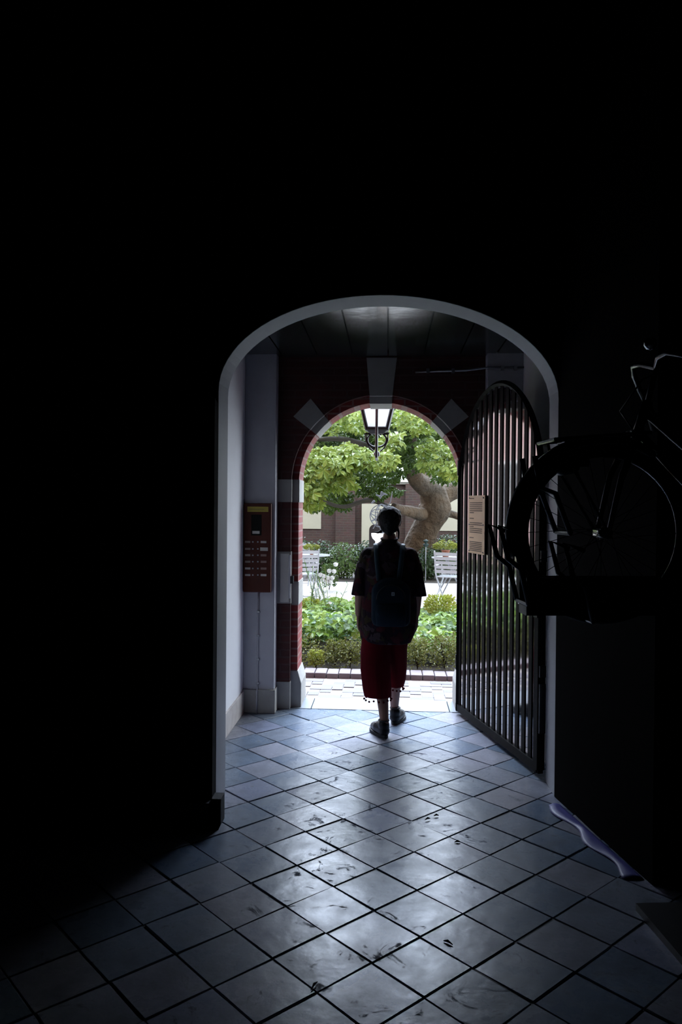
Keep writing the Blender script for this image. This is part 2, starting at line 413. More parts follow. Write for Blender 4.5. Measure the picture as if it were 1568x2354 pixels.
def jamb_stone(z0, z1, zb0=None, zb1=None, side=-1):
    global k
    zb0 = z0 if zb0 is None else zb0; zb1 = z1 if zb1 is None else zb1
    mb = MB(); e = CX+side*.711; far = -.9 if side < 0 else .757
    mb.box((min(e, far), YB-.004, z0), (max(e, far), 6.18, z1))
    e2 = CX+side*.655; far2 = CX+side*.9
    mb.box((min(e2, far2), 6.176, zb0), (max(e2, far2), 6.504, zb1))
    tag(mb.build('trim_%d' % k, M_stone), kind='structure'); k += 1
k = 6
for sd_ in (-1, 1):
    jamb_stone(1.678, 1.86, side=sd_)
    jamb_stone(.856, 1.276, .84, 1.03, side=sd_)
# stone feet of the jambs with a chamfered head
for sd_ in (-1, 1):
    mb = MB(); e = CX+sd_*.711; far = -.9 if sd_ < 0 else .757
    mb.box((min(e, far), YB-.006, 0), (max(e, far), 6.18, .222))
    x_in, x_b, x_far = CX+sd_*.628, CX+sd_*.657, CX+sd_*.9
    for (ya, yb, xi) in ((6.176, 6.525, x_in),):
        P = [(xi, 0), (xi, .2), (x_b, .30), (x_far, .30), (x_far, 0)]
        if sd_ > 0: P = P[::-1]
        n = len(P)
        mb.add([(x, ya, z) for x, z in P]+[(x, yb, z) for x, z in P], [tuple(range(n))[::-1], tuple(range(n, 2*n))]+[(i, (i+1) % n, (i+1) % n+n, i+n) for i in range(n)])
    tag(mb.build('trim_%d' % k, M_stone, bevel=.004), kind='structure'); k += 1

# threshold slab, brick path, kerb
b = MB(); b.box((XL, 6.14, -.1), (-.62, 6.5, .004)); b.box((-.615, 6.14, -.1), (.50, 6.5, .004)); b.box((.505, 6.14, -.1), (XR, 6.5, .004))
tag(b.build('floor_threshold', M_slab, bevel=.003), kind='structure')
def paver_mat():
    m = bpy.data.materials.new('brick_paving'); m.use_nodes = True; nt = m.node_tree; p = nt.nodes['Principled BSDF']
    p.inputs['Roughness'].default_value = .7
    g = nt.nodes.new('ShaderNodeNewGeometry'); r = nt.nodes.new('ShaderNodeValToRGB')
    r.color_ramp.elements[0].color = (.075, .068, .08, 1); r.color_ramp.elements[1].color = (.105, .095, .108, 1)
    nt.links.new(g.outputs['Random Per Island'], r.inputs[0]); nt.links.new(r.outputs[0], p.inputs['Base Color'])
    return m
M_pav = paver_mat(); M_pavj = mat('sand_joint', (.25, .22, .2), .9)
b = MB(); rp = random.Random(5)
L, W = .2, .1
def herring(mb, xa, xb, ya, yb):
    n = int((xb-xa)/W)+12; m = int((yb-ya)/W)+12
    for i in range(-6, n):
        for j in range(-6, m):
            s = (i-j) % 4
            x, y = xa+i*W, ya+j*W
            if s == 0: x1, y1 = x+2*W, y+W
            elif s == 2: x1, y1 = x+W, y+2*W; 
            else: continue
            if x < xa or y < ya or x1 > xb or y1 > yb: continue
            dz = rp.uniform(-.002, .002)
            mb.box((x+.003, y+.003, -.05), (x1-.003, y1-.003, dz))
herring(b, -2.6, 2.6, 6.51, 7.26)
b.box((-9, 6.5, -.1), (9, 7.27, -.006), 1)
tag(b.build('path', [M_pav, M_pavj]), kind='structure')
M_kerb = mat('kerb_brick', (.10, .075, .085), .65, nz=(5, (.15, .13, .14), .2))
b = MB(); x = -3.0
while x < 3.0:
    t = rp.uniform(-.003, .003); b.box((x+.003, 7.27+t, -.05), (x+.112, 7.49+t, .045+t)); x += .115
tag(b.build('kerb_strip', M_kerb, bevel=.008), kind='structure')
M_soil = mat('bed_soil', (.02, .015, .01), .95, nz=(6, (.035, .027, .017), .2), bump=(30, .6))
b = MB(); b.box((-9, 7.47, -.12), (9, 10.7, .0)); b.box((-14, 16.5, -.12), (14, 40, .01))
tag(b.build('ground', M_soil), kind='structure')
M_grav = mat('pale_gravel', (.62, .61, .6), .9, nz=(60, (.42, .41, .4), .1), bump=(90, .9))
b = MB(); b.box((-14, 10.7, -.12), (14, 16.5, .0)); tag(b.build('ground_gravel', M_grav), kind='structure')

# ------------------------------------------------------------------ garden wall with plaster panels
M_cream = mat('cream_plaster', (.30, .285, .215), .8, nz=(2, (.26, .245, .19), .3))
M_cope = mat('coping_stone', (.09, .085, .07), .8)
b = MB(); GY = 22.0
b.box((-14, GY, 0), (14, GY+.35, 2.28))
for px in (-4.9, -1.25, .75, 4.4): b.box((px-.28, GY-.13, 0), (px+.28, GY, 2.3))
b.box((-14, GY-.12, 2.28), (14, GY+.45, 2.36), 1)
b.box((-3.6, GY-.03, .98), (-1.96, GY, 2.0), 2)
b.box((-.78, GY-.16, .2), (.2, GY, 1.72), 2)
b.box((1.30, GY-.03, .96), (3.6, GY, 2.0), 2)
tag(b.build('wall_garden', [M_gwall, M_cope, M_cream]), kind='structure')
# side building whose facade is mirrored in the gate glass
b = MB()
b.box((-11.5, 6.5, 0), (-9, 30, 7))
tag(b.build('neighbour_house', M_facade), 'tall pink brick house along the left side of the garden', 'house')
nh = bpy.data.objects['neighbour_house']
M_frame = mat('white_window_frame', (.75, .74, .7), .4); M_glassd = mat('window_glass_dark', (.05, .06, .07), .08)
for wy in (8.5, 11.5, 14.5, 17.5, 20.5):
    for wz in (1.1, 4.2):
        b = MB(); b.box((-9.0, wy-.6, wz), (-8.94, wy+.6, wz+.08)); b.box((-9.0, wy-.6, wz+1.72), (-8.94, wy+.6, wz+1.8))
        for q in (-.6, -.04, .52): b.box((-9.0, wy+q, wz), (-8.94, wy+q+.08, wz+1.8))
        fr = b.build('window', M_frame, nh)
        MB().box((-9.0, wy-.55, wz+.05), (-8.97, wy+.55, wz+1.75)).build('pane', M_glassd, fr)

# ------------------------------------------------------------------ lantern outside over the door
LX, LY = -.115, 6.95
lt = empty('hanging_lantern', (LX, LY, 2.05), 0, 'black tapered lantern with white glass hanging outside over the doorway', 'lantern')
zc = -2.05
M_lamp = leaf_mat('milky_glass', (.92, .94, .97), (.95, .96, .98), .3, .9)
def frust(mb, z0, h0, z1, h1, t=None):
    c0 = [(-h0, -h0, z0), (h0, -h0, z0), (h0, h0, z0), (-h0, h0, z0)]; c1 = [(-h1, -h1, z1), (h1, -h1, z1), (h1, h1, z1), (-h1, h1, z1)]
    mb.add(c0+c1, [(0, 3, 2, 1), (4, 5, 6, 7), (0, 1, 5, 4), (1, 2, 6, 5), (2, 3, 7, 6), (3, 0, 4, 7)])
b = MB(); frust(b, .315, .088, .60, .158); b.f = b.f[2:4]+b.f[4:]; b.m = b.m[2:]; b.build('lantern_glass', M_lamp, lt)
b = MB()
for sx in (-1, 1):
    for sy in (-1, 1): b.tube([(sx*.092, sy*.092, .30), (sx*.165, sy*.165, .61)], .017, 6)
for z, h in ((.30, .092), (.61, .165)):
    for a, c in (((-1, -1), (1, -1)), ((1, -1), (1, 1)), ((1, 1), (-1, 1)), ((-1, 1), (-1, -1))):
        b.tube([(a[0]*h, a[1]*h, z), (c[0]*h, c[1]*h, z)], .017, 6)
b.build('lantern_frame', M_black, lt)
b = MB(); frust(b, .62, .2, .80, .06); b.ball((0, 0, .83), .045, 10); b.build('lantern_roof', M_black, lt)
b = MB(); frust(b, .255, .055, .30, .105); b.build('lantern_base', M_black, lt)
b = MB()
for s in (-1, 1):
    P = []
    for q in range(15):
        a = q/14*PI*1.25
        P.append((s*(.012+.075*math.sin(a)), 0, .14+.09*(1-math.cos(a))*.72))
    b.tube(P, .009, 6)
    b.tube([(s*.03, 0, .1), (s*.07, 0, .135), (s*.1, 0, .2), (s*.1, 0, .27)], .007, 6)
b.tube([(0, 0, .03), (0, 0, .30)], [.006, .014], 8); b.ball((0, 0, .075), .03, 10); b.ball((0, 0, .03), .016, 8); b.tube([(-.11, 0, .262), (.11, 0, .262)], .008, 6)
b.build('scroll_bracket', M_black, lt)
b = MB(); b.tube([(0, -.05, .02), (0, -.2, .03), (0, -.2, .9), (0, -.44, 1.0)], .012, 8); b.tube([(0, -.2, .9), (0, 0, .95), (0, 0, .85)], .012, 8); b.box((-.06, -.45, .88), (.06, -.44, 1.12))
b.build('wall_arm', M_black, lt)

# ------------------------------------------------------------------ gate
G0 = Vector((.560, 6.115, 0)); G1 = Vector((.935, 4.69, 0)); gl = (G1-G0).length; gdir = (G1-G0).normalized()
gate = empty('iron_gate', tuple(G0), math.atan2(gdir.y, gdir.x), 'black arched iron gate with glass between its upright bars, swung open at right', 'gate')
# local: x along the leaf from the hinge, y = +left of travel (away from the hall centre = +?), z up
gr = gl/2; gs = 2.53-gr
def gtop(x): return gs+math.sqrt(max(0, gr*gr-(x-gr)**2))
side = -1          # bars stand on the side towards the hall
M_gglass = bpy.data.materials.new('gate_glass'); M_gglass.use_nodes = True
pg = M_gglass.node_tree.nodes['Principled BSDF']; pg.inputs['Base Color'].default_value = (.02, .02, .022, 1)
pg.inputs['Roughness'].default_value = .07; pg.inputs['IOR'].default_value = 2.6; pg.inputs['Coat Weight'].default_value = 1.0; pg.inputs['Coat Roughness'].default_value = .03
def gpoly(mb, x0, x1, y0, y1, zb, inset, n=40):
    xs = [x0+(x1-x0)*i/n for i in range(n+1)]
    for a, c in zip(xs[:-1], xs[1:]):
        za, zc_ = gtop(a)-inset, gtop(c)-inset
        if max(za, zc_) <= zb: continue
        mb.add([(a, y0, zb), (c, y0, zb), (c, y0, zc_), (a, y0, za), (a, y1, zb), (c, y1, zb), (c, y1, zc_), (a, y1, za)],
               [(3, 2, 1, 0), (4, 5, 6, 7), (0, 1, 5, 4), (3, 7, 6, 2), (0, 4, 7, 3), (1, 2, 6, 5)])
b = MB(); gpoly(b, .03, gl-.03, .0, .008, .06, .05); b.build('glass_pane', M_gglass, gate)
b = MB()
P = [(.02, -.0, .03), (.02, 0, gs)]+[(gr-(gr-.02)*math.cos(PI*i/30), 0, gs+(gr-.02)*math.sin(PI*i/30)) for i in range(31)]+[(gl-.02, 0, gs), (gl-.02, 0, .03)]
b.tube(P, .022, 4); b.box((0, -.016, .03), (gl, .016, .085)); 
b.box((gl-.055, -.025, .05), (gl, .025, gs-.1))
b.build('gate_frame', M_gate, gate)
NB = 15; pit = gl/NB
for i in range(NB):
    xc = (i+.5)*pit; mb = MB(); a, c = xc-.023, xc+.023
    mb.box((a, -.0058, .06), (c, -.0006, min(gtop(a), gtop(c))-.02)); mb.build('bar', M_gate, gate)
b = MB(); b.box((gl-.05, -.034, .98), (gl+.0, -.012, 1.2)); b.build('lock_case', M_black, gate)
b = MB(); b.tube([(gl-.03, -.04, 1.065), (gl-.03, -.075, 1.065), (gl-.15, -.085, 1.055)], .0085, 8); b.tube([(gl-.03, -.03, 1.065), (gl-.03, -.045, 1.065)], .022, 12); b.build('lever_handle', M_chrome, gate)['label'] = 'bright chrome lever handle'
for z in (.35, 1.9):
    b = MB(); b.tube([(-.012, 0, z), (-.012, 0, z+.12)], .016, 10); b.build('hinge', M_black, gate)
for z in (.28, .62, 1.32):
    b = MB(); b.box((gl-.004, -.02, z), (gl+.02, .02, z+.07 if z > .3 else z+.3)); b.build('bolt_keeper', M_black, gate)
# notice fixed on the bars
M_plq = mat('tan_notice', (.72, .5, .3), .5); M_ink = mat('dark_ink', (.1, .07, .05), .7)
def gx_of(px):      # distance along the leaf that falls under image column px
    t0, t1 = 0, gl
    for _ in range(40):
        tm = (t0+t1)/2; q = G0+gdir*tm; d = Vector((q.x, q.y, 1.2-CAM_H)); u = 784+1750*d.dot(rgt)/d.dot(fwd)
        if u < px: t0 = tm
        else: t1 = tm
    return (t0+t1)/2
pa, pb = gx_of(1082.5), gx_of(1120.5); 
zt, zbm = 1.65+26/1750*5.75, 1.65-105.5/1750*5.75
pl = MB().box((pa, -.021, zbm), (pb, -.0155, zt)).build('notice_panel', M_plq, gate, bevel=.001); pl['label'] = 'tan notice with lines of small print'
rt = random.Random(9); pw = pb-pa; ph = zt-zbm
rows = [.05]+[.125+.034*i for i in range(6)]+[.395]+[.47+.033*i for i in range(6)]+[.73]+[.80+.03*i for i in range(6)]
for q, rr_ in enumerate(rows):
    x = pa+pw*.1; end = pa+pw*(.85 if q not in (0, 7, 14, 6, 10) else .35)
    z = zt-rr_*ph; b = MB()
    while x < end:
        wl = rt.uniform(.008, .024); wl = min(wl, end-x); b.box((x, -.0225, z-.003), (x+wl, -.0205, z+.003)); x += wl+.005
    b.build('print_line', M_ink, pl)
for fx in (.08, .92):
    for fz in (.04, .5, .96):
        MB().ball((pa+pw*fx, -.022, zbm+ph*fz), .006, 8).build('screw', M_steel, pl)

# ------------------------------------------------------------------ intercom on the left pilaster
M_red = mat('brown_red_panel', (.085, .018, .009), .5, spec=.2, nz=(6, (.06, .013, .008), .2)); M_yel = mat('yellow_strip', (.38, .30, .03), .5)
M_scr = mat('black_screen', (.004, .005, .004), .5, spec=.1); M_plate = mat('pale_name_plate', (.5, .48, .44), .4)
IX0, IX1, IZ0, IZ1 = -1.146, -.925, .962, 1.665
ic = MB().box((IX0, 5.955, IZ0), (IX1, 6.0, IZ1)).build('intercom_panel', M_red, bevel=.005)
tag(ic, 'brown-red intercom panel with yellow strip and rows of bells on left pilaster', 'intercom')
def ip(px, py):     # pixel on the intercom face plane
    x = px-784; y = py-1177; x0 = x*c_+y*s_; y0 = -x*s_+y*c_
    r = rgt*x0-upv*y0+fwd*1750; k_ = 5.955/r.y
    return r.x*k_, CAM_H+r.z*k_
def ibox(name, x0, y0, x1, y1, m, t=.004, parent=ic):
    a = ip(x0, y0); c = ip(x1, y1)
    return MB().box((a[0], 5.955-t, c[1]), (c[0], 5.956, a[1])).build(name, m, parent)
ys = ibox('yellow_strip', 569, 1164.5, 617, 1177, M_yel)
a_ = ip(573, 1167); b_ = ip(614, 1175)
MB().box((a_[0], 5.9505, b_[1]+.012), (b_[0]-.02, 5.952, b_[1]+.015)).build('lettering', M_ink, ys)
sc_ = ibox('camera_window', 578, 1183, 601, 1231, M_scr)
ibox('small_plate', 580.5, 1220.5, 597, 1227, M_plate, .006)
for r_i, yy in enumerate((1245.5, 1261.5, 1276, 1291, 1306.5, 1321.5)):
    ibox('name_plate', 563.5, yy-2.2, 575.5, yy+2.6, M_plate if r_i in (4, 5) else mat('dim_plate_%d' % r_i, (.3, .24, .2), .5))
    ibox('bell_button', 580, yy-1.2, 583, yy+1.8, M_steel, .008)
    ibox('bell_button', 591.5, yy-1.2, 594.5, yy+1.8, M_steel, .008)
    if r_i == 1: ibox('name_plate', 598.5, yy-3, 616, yy+4.8, M_plate, .005)
    else: ibox('name_plate', 599.5, yy-2, 612.5, yy+3, M_plate if r_i in (0, 5) else mat('dim_plate_r%d' % r_i, (.26, .17, .14), .5))
# cable under it
cb = MB(); xx = ip(591.5, 1480)[0]
cb.tube([(xx, 5.992, .96), (xx-.003, 5.992, .6), (xx-.003, 5.992, .19), (xx-.004, 5.965, .17), (xx-.004, 5.965, .0)], .007, 8)
cab = cb.build('cable_conduit', M_whitegl, smooth=True); tag(cab, 'thin white cable pipe running from the intercom to the floor', 'cable')
for yy in (1408, 1463, 1518, 1573):
    z = ip(591, yy)[1]; MB().box((xx-.014, 5.984, z-.008), (xx+.014, 6.0, z+.008)).build('clip', M_steel, cab, bevel=.002)
# conduit high on the brick wall
cp = MB(); cp.tube([(.20, YB-.012, 2.722), (.60, YB-.012, 2.735), (.757, 5.99, 2.735), (XR, 5.988, 2.738)], .008, 8)
cp = cp.build('conduit_pipe', M_steel, smooth=True); tag(cp, 'grey conduit running high across the brick wall to the right pilaster', 'pipe')
for x, y in ((.3, YB), (.5, YB), (.87, 6.0), (.97, 6.0)): MB().box((x-.012, y-.024, 2.715), (x+.012, y, 2.75)).build('clip', M_steel, cp)
# strike box of the lock on the left jamb
sb = MB().box((-.873, YB-.016, .868), (-.803, YB-.0035, 1.262)).build('strike_plate', mat('grey_white_paint', (.5, .49, .47), .5), bevel=.003)
tag(sb, 'tall pale painted strike board fixed on the left stone band of doorway', 'strike plate')
MB().box((-.803, YB-.022, .9), (-.79, YB-.0035, 1.25)).build('edge_strip', M_whitegl, sb)
MB().box((-.79, YB-.02, 1.02), (-.765, YB+.03, 1.08)).build('latch_box', M_black, sb)

# ------------------------------------------------------------------ dirt, blue strip standing in for light on the floor
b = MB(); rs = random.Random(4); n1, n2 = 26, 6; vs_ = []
M_blue = mat('blue_floor_light', (.02, .022, .15), .5, nz=(8, (.05, .045, .2), .2), spec=.6)  # bluish light on the floor, put into the colour of an added strip
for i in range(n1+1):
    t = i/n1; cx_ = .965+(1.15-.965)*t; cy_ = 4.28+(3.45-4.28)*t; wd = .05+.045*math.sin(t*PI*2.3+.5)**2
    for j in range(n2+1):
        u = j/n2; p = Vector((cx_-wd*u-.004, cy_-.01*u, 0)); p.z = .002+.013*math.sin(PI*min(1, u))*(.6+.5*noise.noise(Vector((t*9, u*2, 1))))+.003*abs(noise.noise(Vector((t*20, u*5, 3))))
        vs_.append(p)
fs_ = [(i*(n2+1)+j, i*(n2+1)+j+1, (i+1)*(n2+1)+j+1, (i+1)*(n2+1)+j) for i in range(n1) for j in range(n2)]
b.add(vs_, fs_); o = b.build('floor_light_strip', M_blue, smooth=True); sm = o.modifiers.new('s', 'SOLIDIFY'); sm.thickness = .002; sm.offset = 1
tag(o, 'thin blue strip standing in for light on the floor along the foot of the right dark wall', 'floor light')
def floor_pt(u, v):
    x = u-784; y = v-1177; r = rgt*(x*c_+y*s_)-upv*(-x*s_+y*c_)+fwd*1750; k_ = -CAM_H/r.z
    return Vector((r.x*k_, r.y*k_, 0))
M_litter = mat('dry_leaf_litter', (.02, .018, .018), .9)
for q, (u, v, ln, an, lb) in enumerate(((983, 1885, .035, .6, 'small dark leaf scrap on the tiles beyond the middle of the hall'), (1003, 1877, .028, .3, 'second dark leaf scrap just right of the first on the tiles'), (1052, 1938, .03, .1, 'dark crumb of dirt on the tiles right of the hall middle'), (722, 2270, .05, 1.2, 'twisted dark twig at the front of the tiled floor'), (1030, 2170, .04, -.6, 'short dark twig on the tiles near the front right'))):
    p = floor_pt(u, v); mb = MB(); dx, dy = math.cos(an)*ln/2, math.sin(an)*ln/2
    mb.tube([(p.x-dx, p.y-dy, .005), (p.x, p.y+.004, .009), (p.x+dx, p.y+dy, .005)], [.002, .006, .002], 6, flat=.6)
    tag(mb.build('leaf_scrap' if q < 3 else 'twig', M_litter), lb, 'litter', 'scraps on the tiled floor')

# ------------------------------------------------------------------ person
def remesh(o, vox, it=3, fac=.5):
    r = o.modifiers.new('remesh', 'REMESH'); r.mode = 'VOXEL'; r.voxel_size = vox; r.use_smooth_shade = True
    s = o.modifiers.new('smooth', 'SMOOTH'); s.iterations = it; s.factor = fac
    return o
M_skin = mat('skin', (.30, .15, .11), .5); 
pr_ = empty('person', (0.005, 5.58, 0), 0, 'person walking out to the garden in dark patterned shirt, red trousers and backpack', 'person')
b = MB()
# legs: left leg trails towards the viewer
HL, KL, AL = (-.085, 0, .84), (-.06, .03, .46), (-.022, -.145, .10)
HR, KR, AR = (.08, .0, .84), (.055, .15, .47), (.05, .215, .115)
for H_, K_, A_ in ((HL, KL, AL), (HR, KR, AR)):
    b.cap(H_, .085, K_, .052); 
    K_ = Vector(K_); A_ = Vector(A_); mid = K_.lerp(A_, .3)+Vector((0, -.012, 0))
    b.cap(K_, .05, mid, .051); b.cap(mid, .051, A_, .031)
# feet inside the shoes
b.cap(AL, .034, (-.045, -.08, .045), .03); b.cap(AR, .034, (.065, .29, .045), .03)
b.cap((-.05, 0, .9), .11, (.05, 0, .9), .11, sq=1); b.cap((0, 0, .92), .115, (0, 0, 1.12), .11)
b.cap((-.07, 0, 1.2), .105, (.07, 0, 1.2), .105); b.cap((-.10, 0, 1.305), .05, (.10, 0, 1.305), .05)
b.cap((0, -.005, 1.3), .06, (0, .01, 1.43), .048)
# head: skull, jaw, nose, ears, brow
b.ball((0, .012, 1.545), .082, 20, sc=(.93, 1.12, 1.12)); b.cap((0, .055, 1.475), .045, (0, .035, 1.52), .06)
b.cap((0, .105, 1.545), .010, (0, .122, 1.518), .013); b.cap((-.03, .09, 1.565), .012, (.03, .09, 1.565), .012)
b.cap((-.018, .10, 1.487), .008, (.018, .10, 1.487), .008)
for s in (-1, 1):
    b.cap((s*.078, .005, 1.515), .012, (s*.083, -.002, 1.55), .015, sq=.6, ax=(1, 0, 0))
def arm(sh, el, wr, s):
    b.cap(sh, .045, el, .038); el = Vector(el); wr = Vector(wr); m_ = el.lerp(wr, .35)
    b.cap(el, .038, m_, .037); b.cap(m_, .037, wr, .025)
    d = (Vector((0, .25, -1))).normalized(); fr = Vector((0, 1, .25)).normalized(); out = Vector((s, 0, 0))
    k0 = wr+d*.085
    b.cap(wr, .022, wr+d*.03, .026, sq=.6, ax=(1, 0, 0))
    for q in range(4): b.cap(wr+d*.02+fr*(-.012+q*.008), .015, k0+fr*(-.03+q*.02), .0115)
    for q, ln in enumerate((.062, .074, .08, .072)):
        base_ = k0+fr*(-.031+q*.0205); d1 = (d-out*.15).normalized(); d2 = (d-out*.55).normalized(); d3 = (d-out*.95).normalized()
        p1 = base_+d1*ln*.42; p2 = p1+d2*ln*.33; p3 = p2+d3*ln*.25
        b.cap(base_, .0098, p1, .009, 8); b.cap(p1, .009, p2, .0084, 8); b.cap(p2, .0084, p3, .0074, 8)
    t0 = wr+d*.028+fr*.024; t1 = t0+(fr*.75+d*.8-out*.25).normalized()*.042; t2 = t1+(d+fr*.25-out*.3).normalized()*.032
    b.cap(t0, .0135, t1, .0115, 8); b.cap(t1, .011, t2, .0088, 8)
arm((-.152, 0, 1.285), (-.208, -.015, 1.06), (-.222, .02, .86), -1)
arm((.152, 0, 1.285), (.205, -.015, 1.06), (.205, .045, .86), 1)
remesh(b.build('body', M_skin, pr_), .0048, 3)
# eyes and lips
for s in (-1, 1):
    e_ = MB().ball((s*.03, .088, 1.547), .012, 10).build('eye', mat('eye_white', (.7, .68, .65), .2), pr_, smooth=True)
# hair
M_hair = mat('black_hair', (.008, .007, .007), .55, spec=.2, bump=(90, .5))
b = MB(); b.ball((0, -.010, 1.562), .090, 20, sc=(1.0, 1.08, 1.0)); b.cap((0, -.05, 1.53), .052, (0, -.04, 1.475), .04)
for s in (-1, 1): b.cap((s*.05, -.035, 1.55), .036, (s*.036, -.04, 1.485), .026)
rr0 = random.Random(8)
for _ in range(40):
    u = Vector((rr0.gauss(0, 1), rr0.gauss(-.4, 1), rr0.gauss(.3, 1))).normalized(); b.ball(Vector((0, -.010, 1.562))+Vector((u.x*.08, u.y*.086, u.z*.08)), rr0.uniform(.012, .02), 8)
# cut away in front of the face by keeping the cap behind y=.06
remesh(b.build('hair', M_hair, pr_), .006, 2)
for s, pts in ((-1, [(-.055, -.03, 1.47), (-.085, -.03, 1.458), (-.115, -.035, 1.462)]), (1, [(.055, -.03, 1.51), (.068, -.04, 1.46), (.066, -.045, 1.415)])):
    MB().tube(pts, [.012, .007, .004], 8).build('hair_strand', M_hair, pr_, smooth=True)
# shirt
def shirt_mat():
    m = bpy.data.materials.new('floral_shirt'); m.use_nodes = True; nt = m.node_tree; p = nt.nodes['Principled BSDF']
    p.inputs['Roughness'].default_value = .85; p.inputs['Specular IOR Level'].default_value = .12
    tc = nt.nodes.new('ShaderNodeTexCoord'); v = nt.nodes.new('ShaderNodeTexVoronoi'); v.inputs['Scale'].default_value = 26
    nz_ = nt.nodes.new('ShaderNodeTexNoise'); nz_.inputs['Scale'].default_value = 14
    nt.links.new(tc.outputs['Object'], nz_.inputs['Vector'])
    mxv = nt.nodes.new('ShaderNodeMix'); mxv.data_type = 'RGBA'; mxv.inputs[0].default_value = .12
    nt.links.new(tc.outputs['Object'], mxv.inputs[6]); nt.links.new(nz_.outputs['Color'], mxv.inputs[7]); nt.links.new(mxv.outputs[2], v.inputs['Vector'])
    r = nt.nodes.new('ShaderNodeValToRGB'); r.color_ramp.interpolation = 'CONSTANT'
    e = r.color_ramp.elements; e[0].color = (.014, .008, .012, 1); e[1].position = .3; e[1].color = (.05, .01, .015, 1)
    for pos, c in ((.45, (.02, .011, .02, 1)), (.6, (.035, .028, .015, 1)), (.7, (.016, .008, .012, 1)), (.86, (.055, .038, .045, 1))):
        x = e.new(pos); x.color = c
    sp = nt.nodes.new('ShaderNodeSeparateColor'); nt.links.new(v.outputs['Color'], sp.inputs[0])
    nt.links.new(sp.outputs[0], r.inputs[0]); nt.links.new(r.outputs[0], p.inputs['Base Color'])
    n = nt.nodes.new('ShaderNodeTexNoise'); n.inputs['Scale'].default_value = 9; nt.links.new(tc.outputs['Object'], n.inputs['Vector'])
    bb = nt.nodes.new('ShaderNodeBump'); bb.inputs['Strength'].default_value = .5; bb.inputs['Distance'].default_value = .03
    nt.links.new(n.outputs['Fac'], bb.inputs['Height']); nt.links.new(bb.outputs[0], p.inputs['Normal'])
    return m
M_shirt = shirt_mat()
b = MB()
b.rings([(-.012, 0, .655, .178, .125, .035), (-.01, 0, .70, .196, .14, .035), (-.005, 0, .78, .207, .15, .03), (0, 0, .92, .205, .148, .025),
         (0, 0, 1.05, .198, .14, .018), (0, 0, 1.18, .196, .135, .01), (0, 0, 1.26, .185, .12, .006), (0, 0, 1.315, .160, .10), (0, 0, 1.362, .112, .08), (0, .0, 1.395, .062, .062), (0, .002, 1.412, .056, .058)], 40)
for s in (-1, 1):
    b.cap((s*.148, 0, 1.284), .067, (s*.195, -.01, 1.16), .056)
    b.cap((s*.195, -.01, 1.16), .058, (s*.198, -.015, 1.06), .056)
    # wide cuff
    n_ = 16
    b.rings([(s*.212, -.015, 1.0, .064, .074, .04), (s*.206, -.014, 1.06, .06, .068, .03), (s*.196, -.01, 1.15, .052, .06), (s*.185, -.005, 1.24, .05, .056)], n_)
b.cap((-.1, .02, .70), .085, (-.1, .02, .80), .09); b.cap((.14, .03, .74), .06, (.12, .03, .9), .07)
remesh(b.build('shirt', M_shirt, pr_), .006, 2)
b = MB(); b.tube([(.058*math.cos(q*PI/8), .060*math.sin(q*PI/8), 1.412+.008*math.sin(q*PI/8)) for q in range(16)], .008, 6, closed=True)
b.build('collar', M_shirt, pr_, smooth=True)
# wide cropped trousers
M_trou = mat('dark_red_cloth', (.11, .004, .010), .9, spec=.08, nz=(4, (.07, .003, .006), .2), bump=(12, .3))
b = MB()
b.rings([(-.074, -.045, .268, .098, .090, .03), (-.080, -.035, .33, .104, .096, .03), (-.090, -.015, .45, .110, .10, .025), (-.094, 0, .60, .108, .11, .015), (-.08, 0, .78, .105, .115)], 28)
b.rings([(.058, .15, .298, .058, .07, .04), (.064, .14, .36, .068, .08, .04), (.068, .12, .45, .072, .09, .03), (.066, .06, .60, .075, .10, .015), (.07, .01, .78, .09, .11)], 28)
b.cap((-.08, 0, .78), .10, (.08, 0, .78), .09)
tr_ = remesh(b.build('trousers', M_trou, pr_), .006, 1)
pm0 = MB().ball((0, 0, 0), .008, 8).build('pompom', M_trou, tr_, smooth=True); spots_ = []
for q in range(17):
    a = q*2*PI/17; spots_.append((-.074+.100*math.cos(a), -.045+.092*math.sin(a), .252-.004*(q % 3)))
for q in range(13):
    a = q*2*PI/13; spots_.append((.058+.061*math.cos(a), .15+.073*math.sin(a), .283-.004*(q % 3)))
for q, p_ in enumerate(spots_):
    o = pm0 if q == 0 else pm0.copy(); o.location = p_
    if q: COL.objects.link(o)
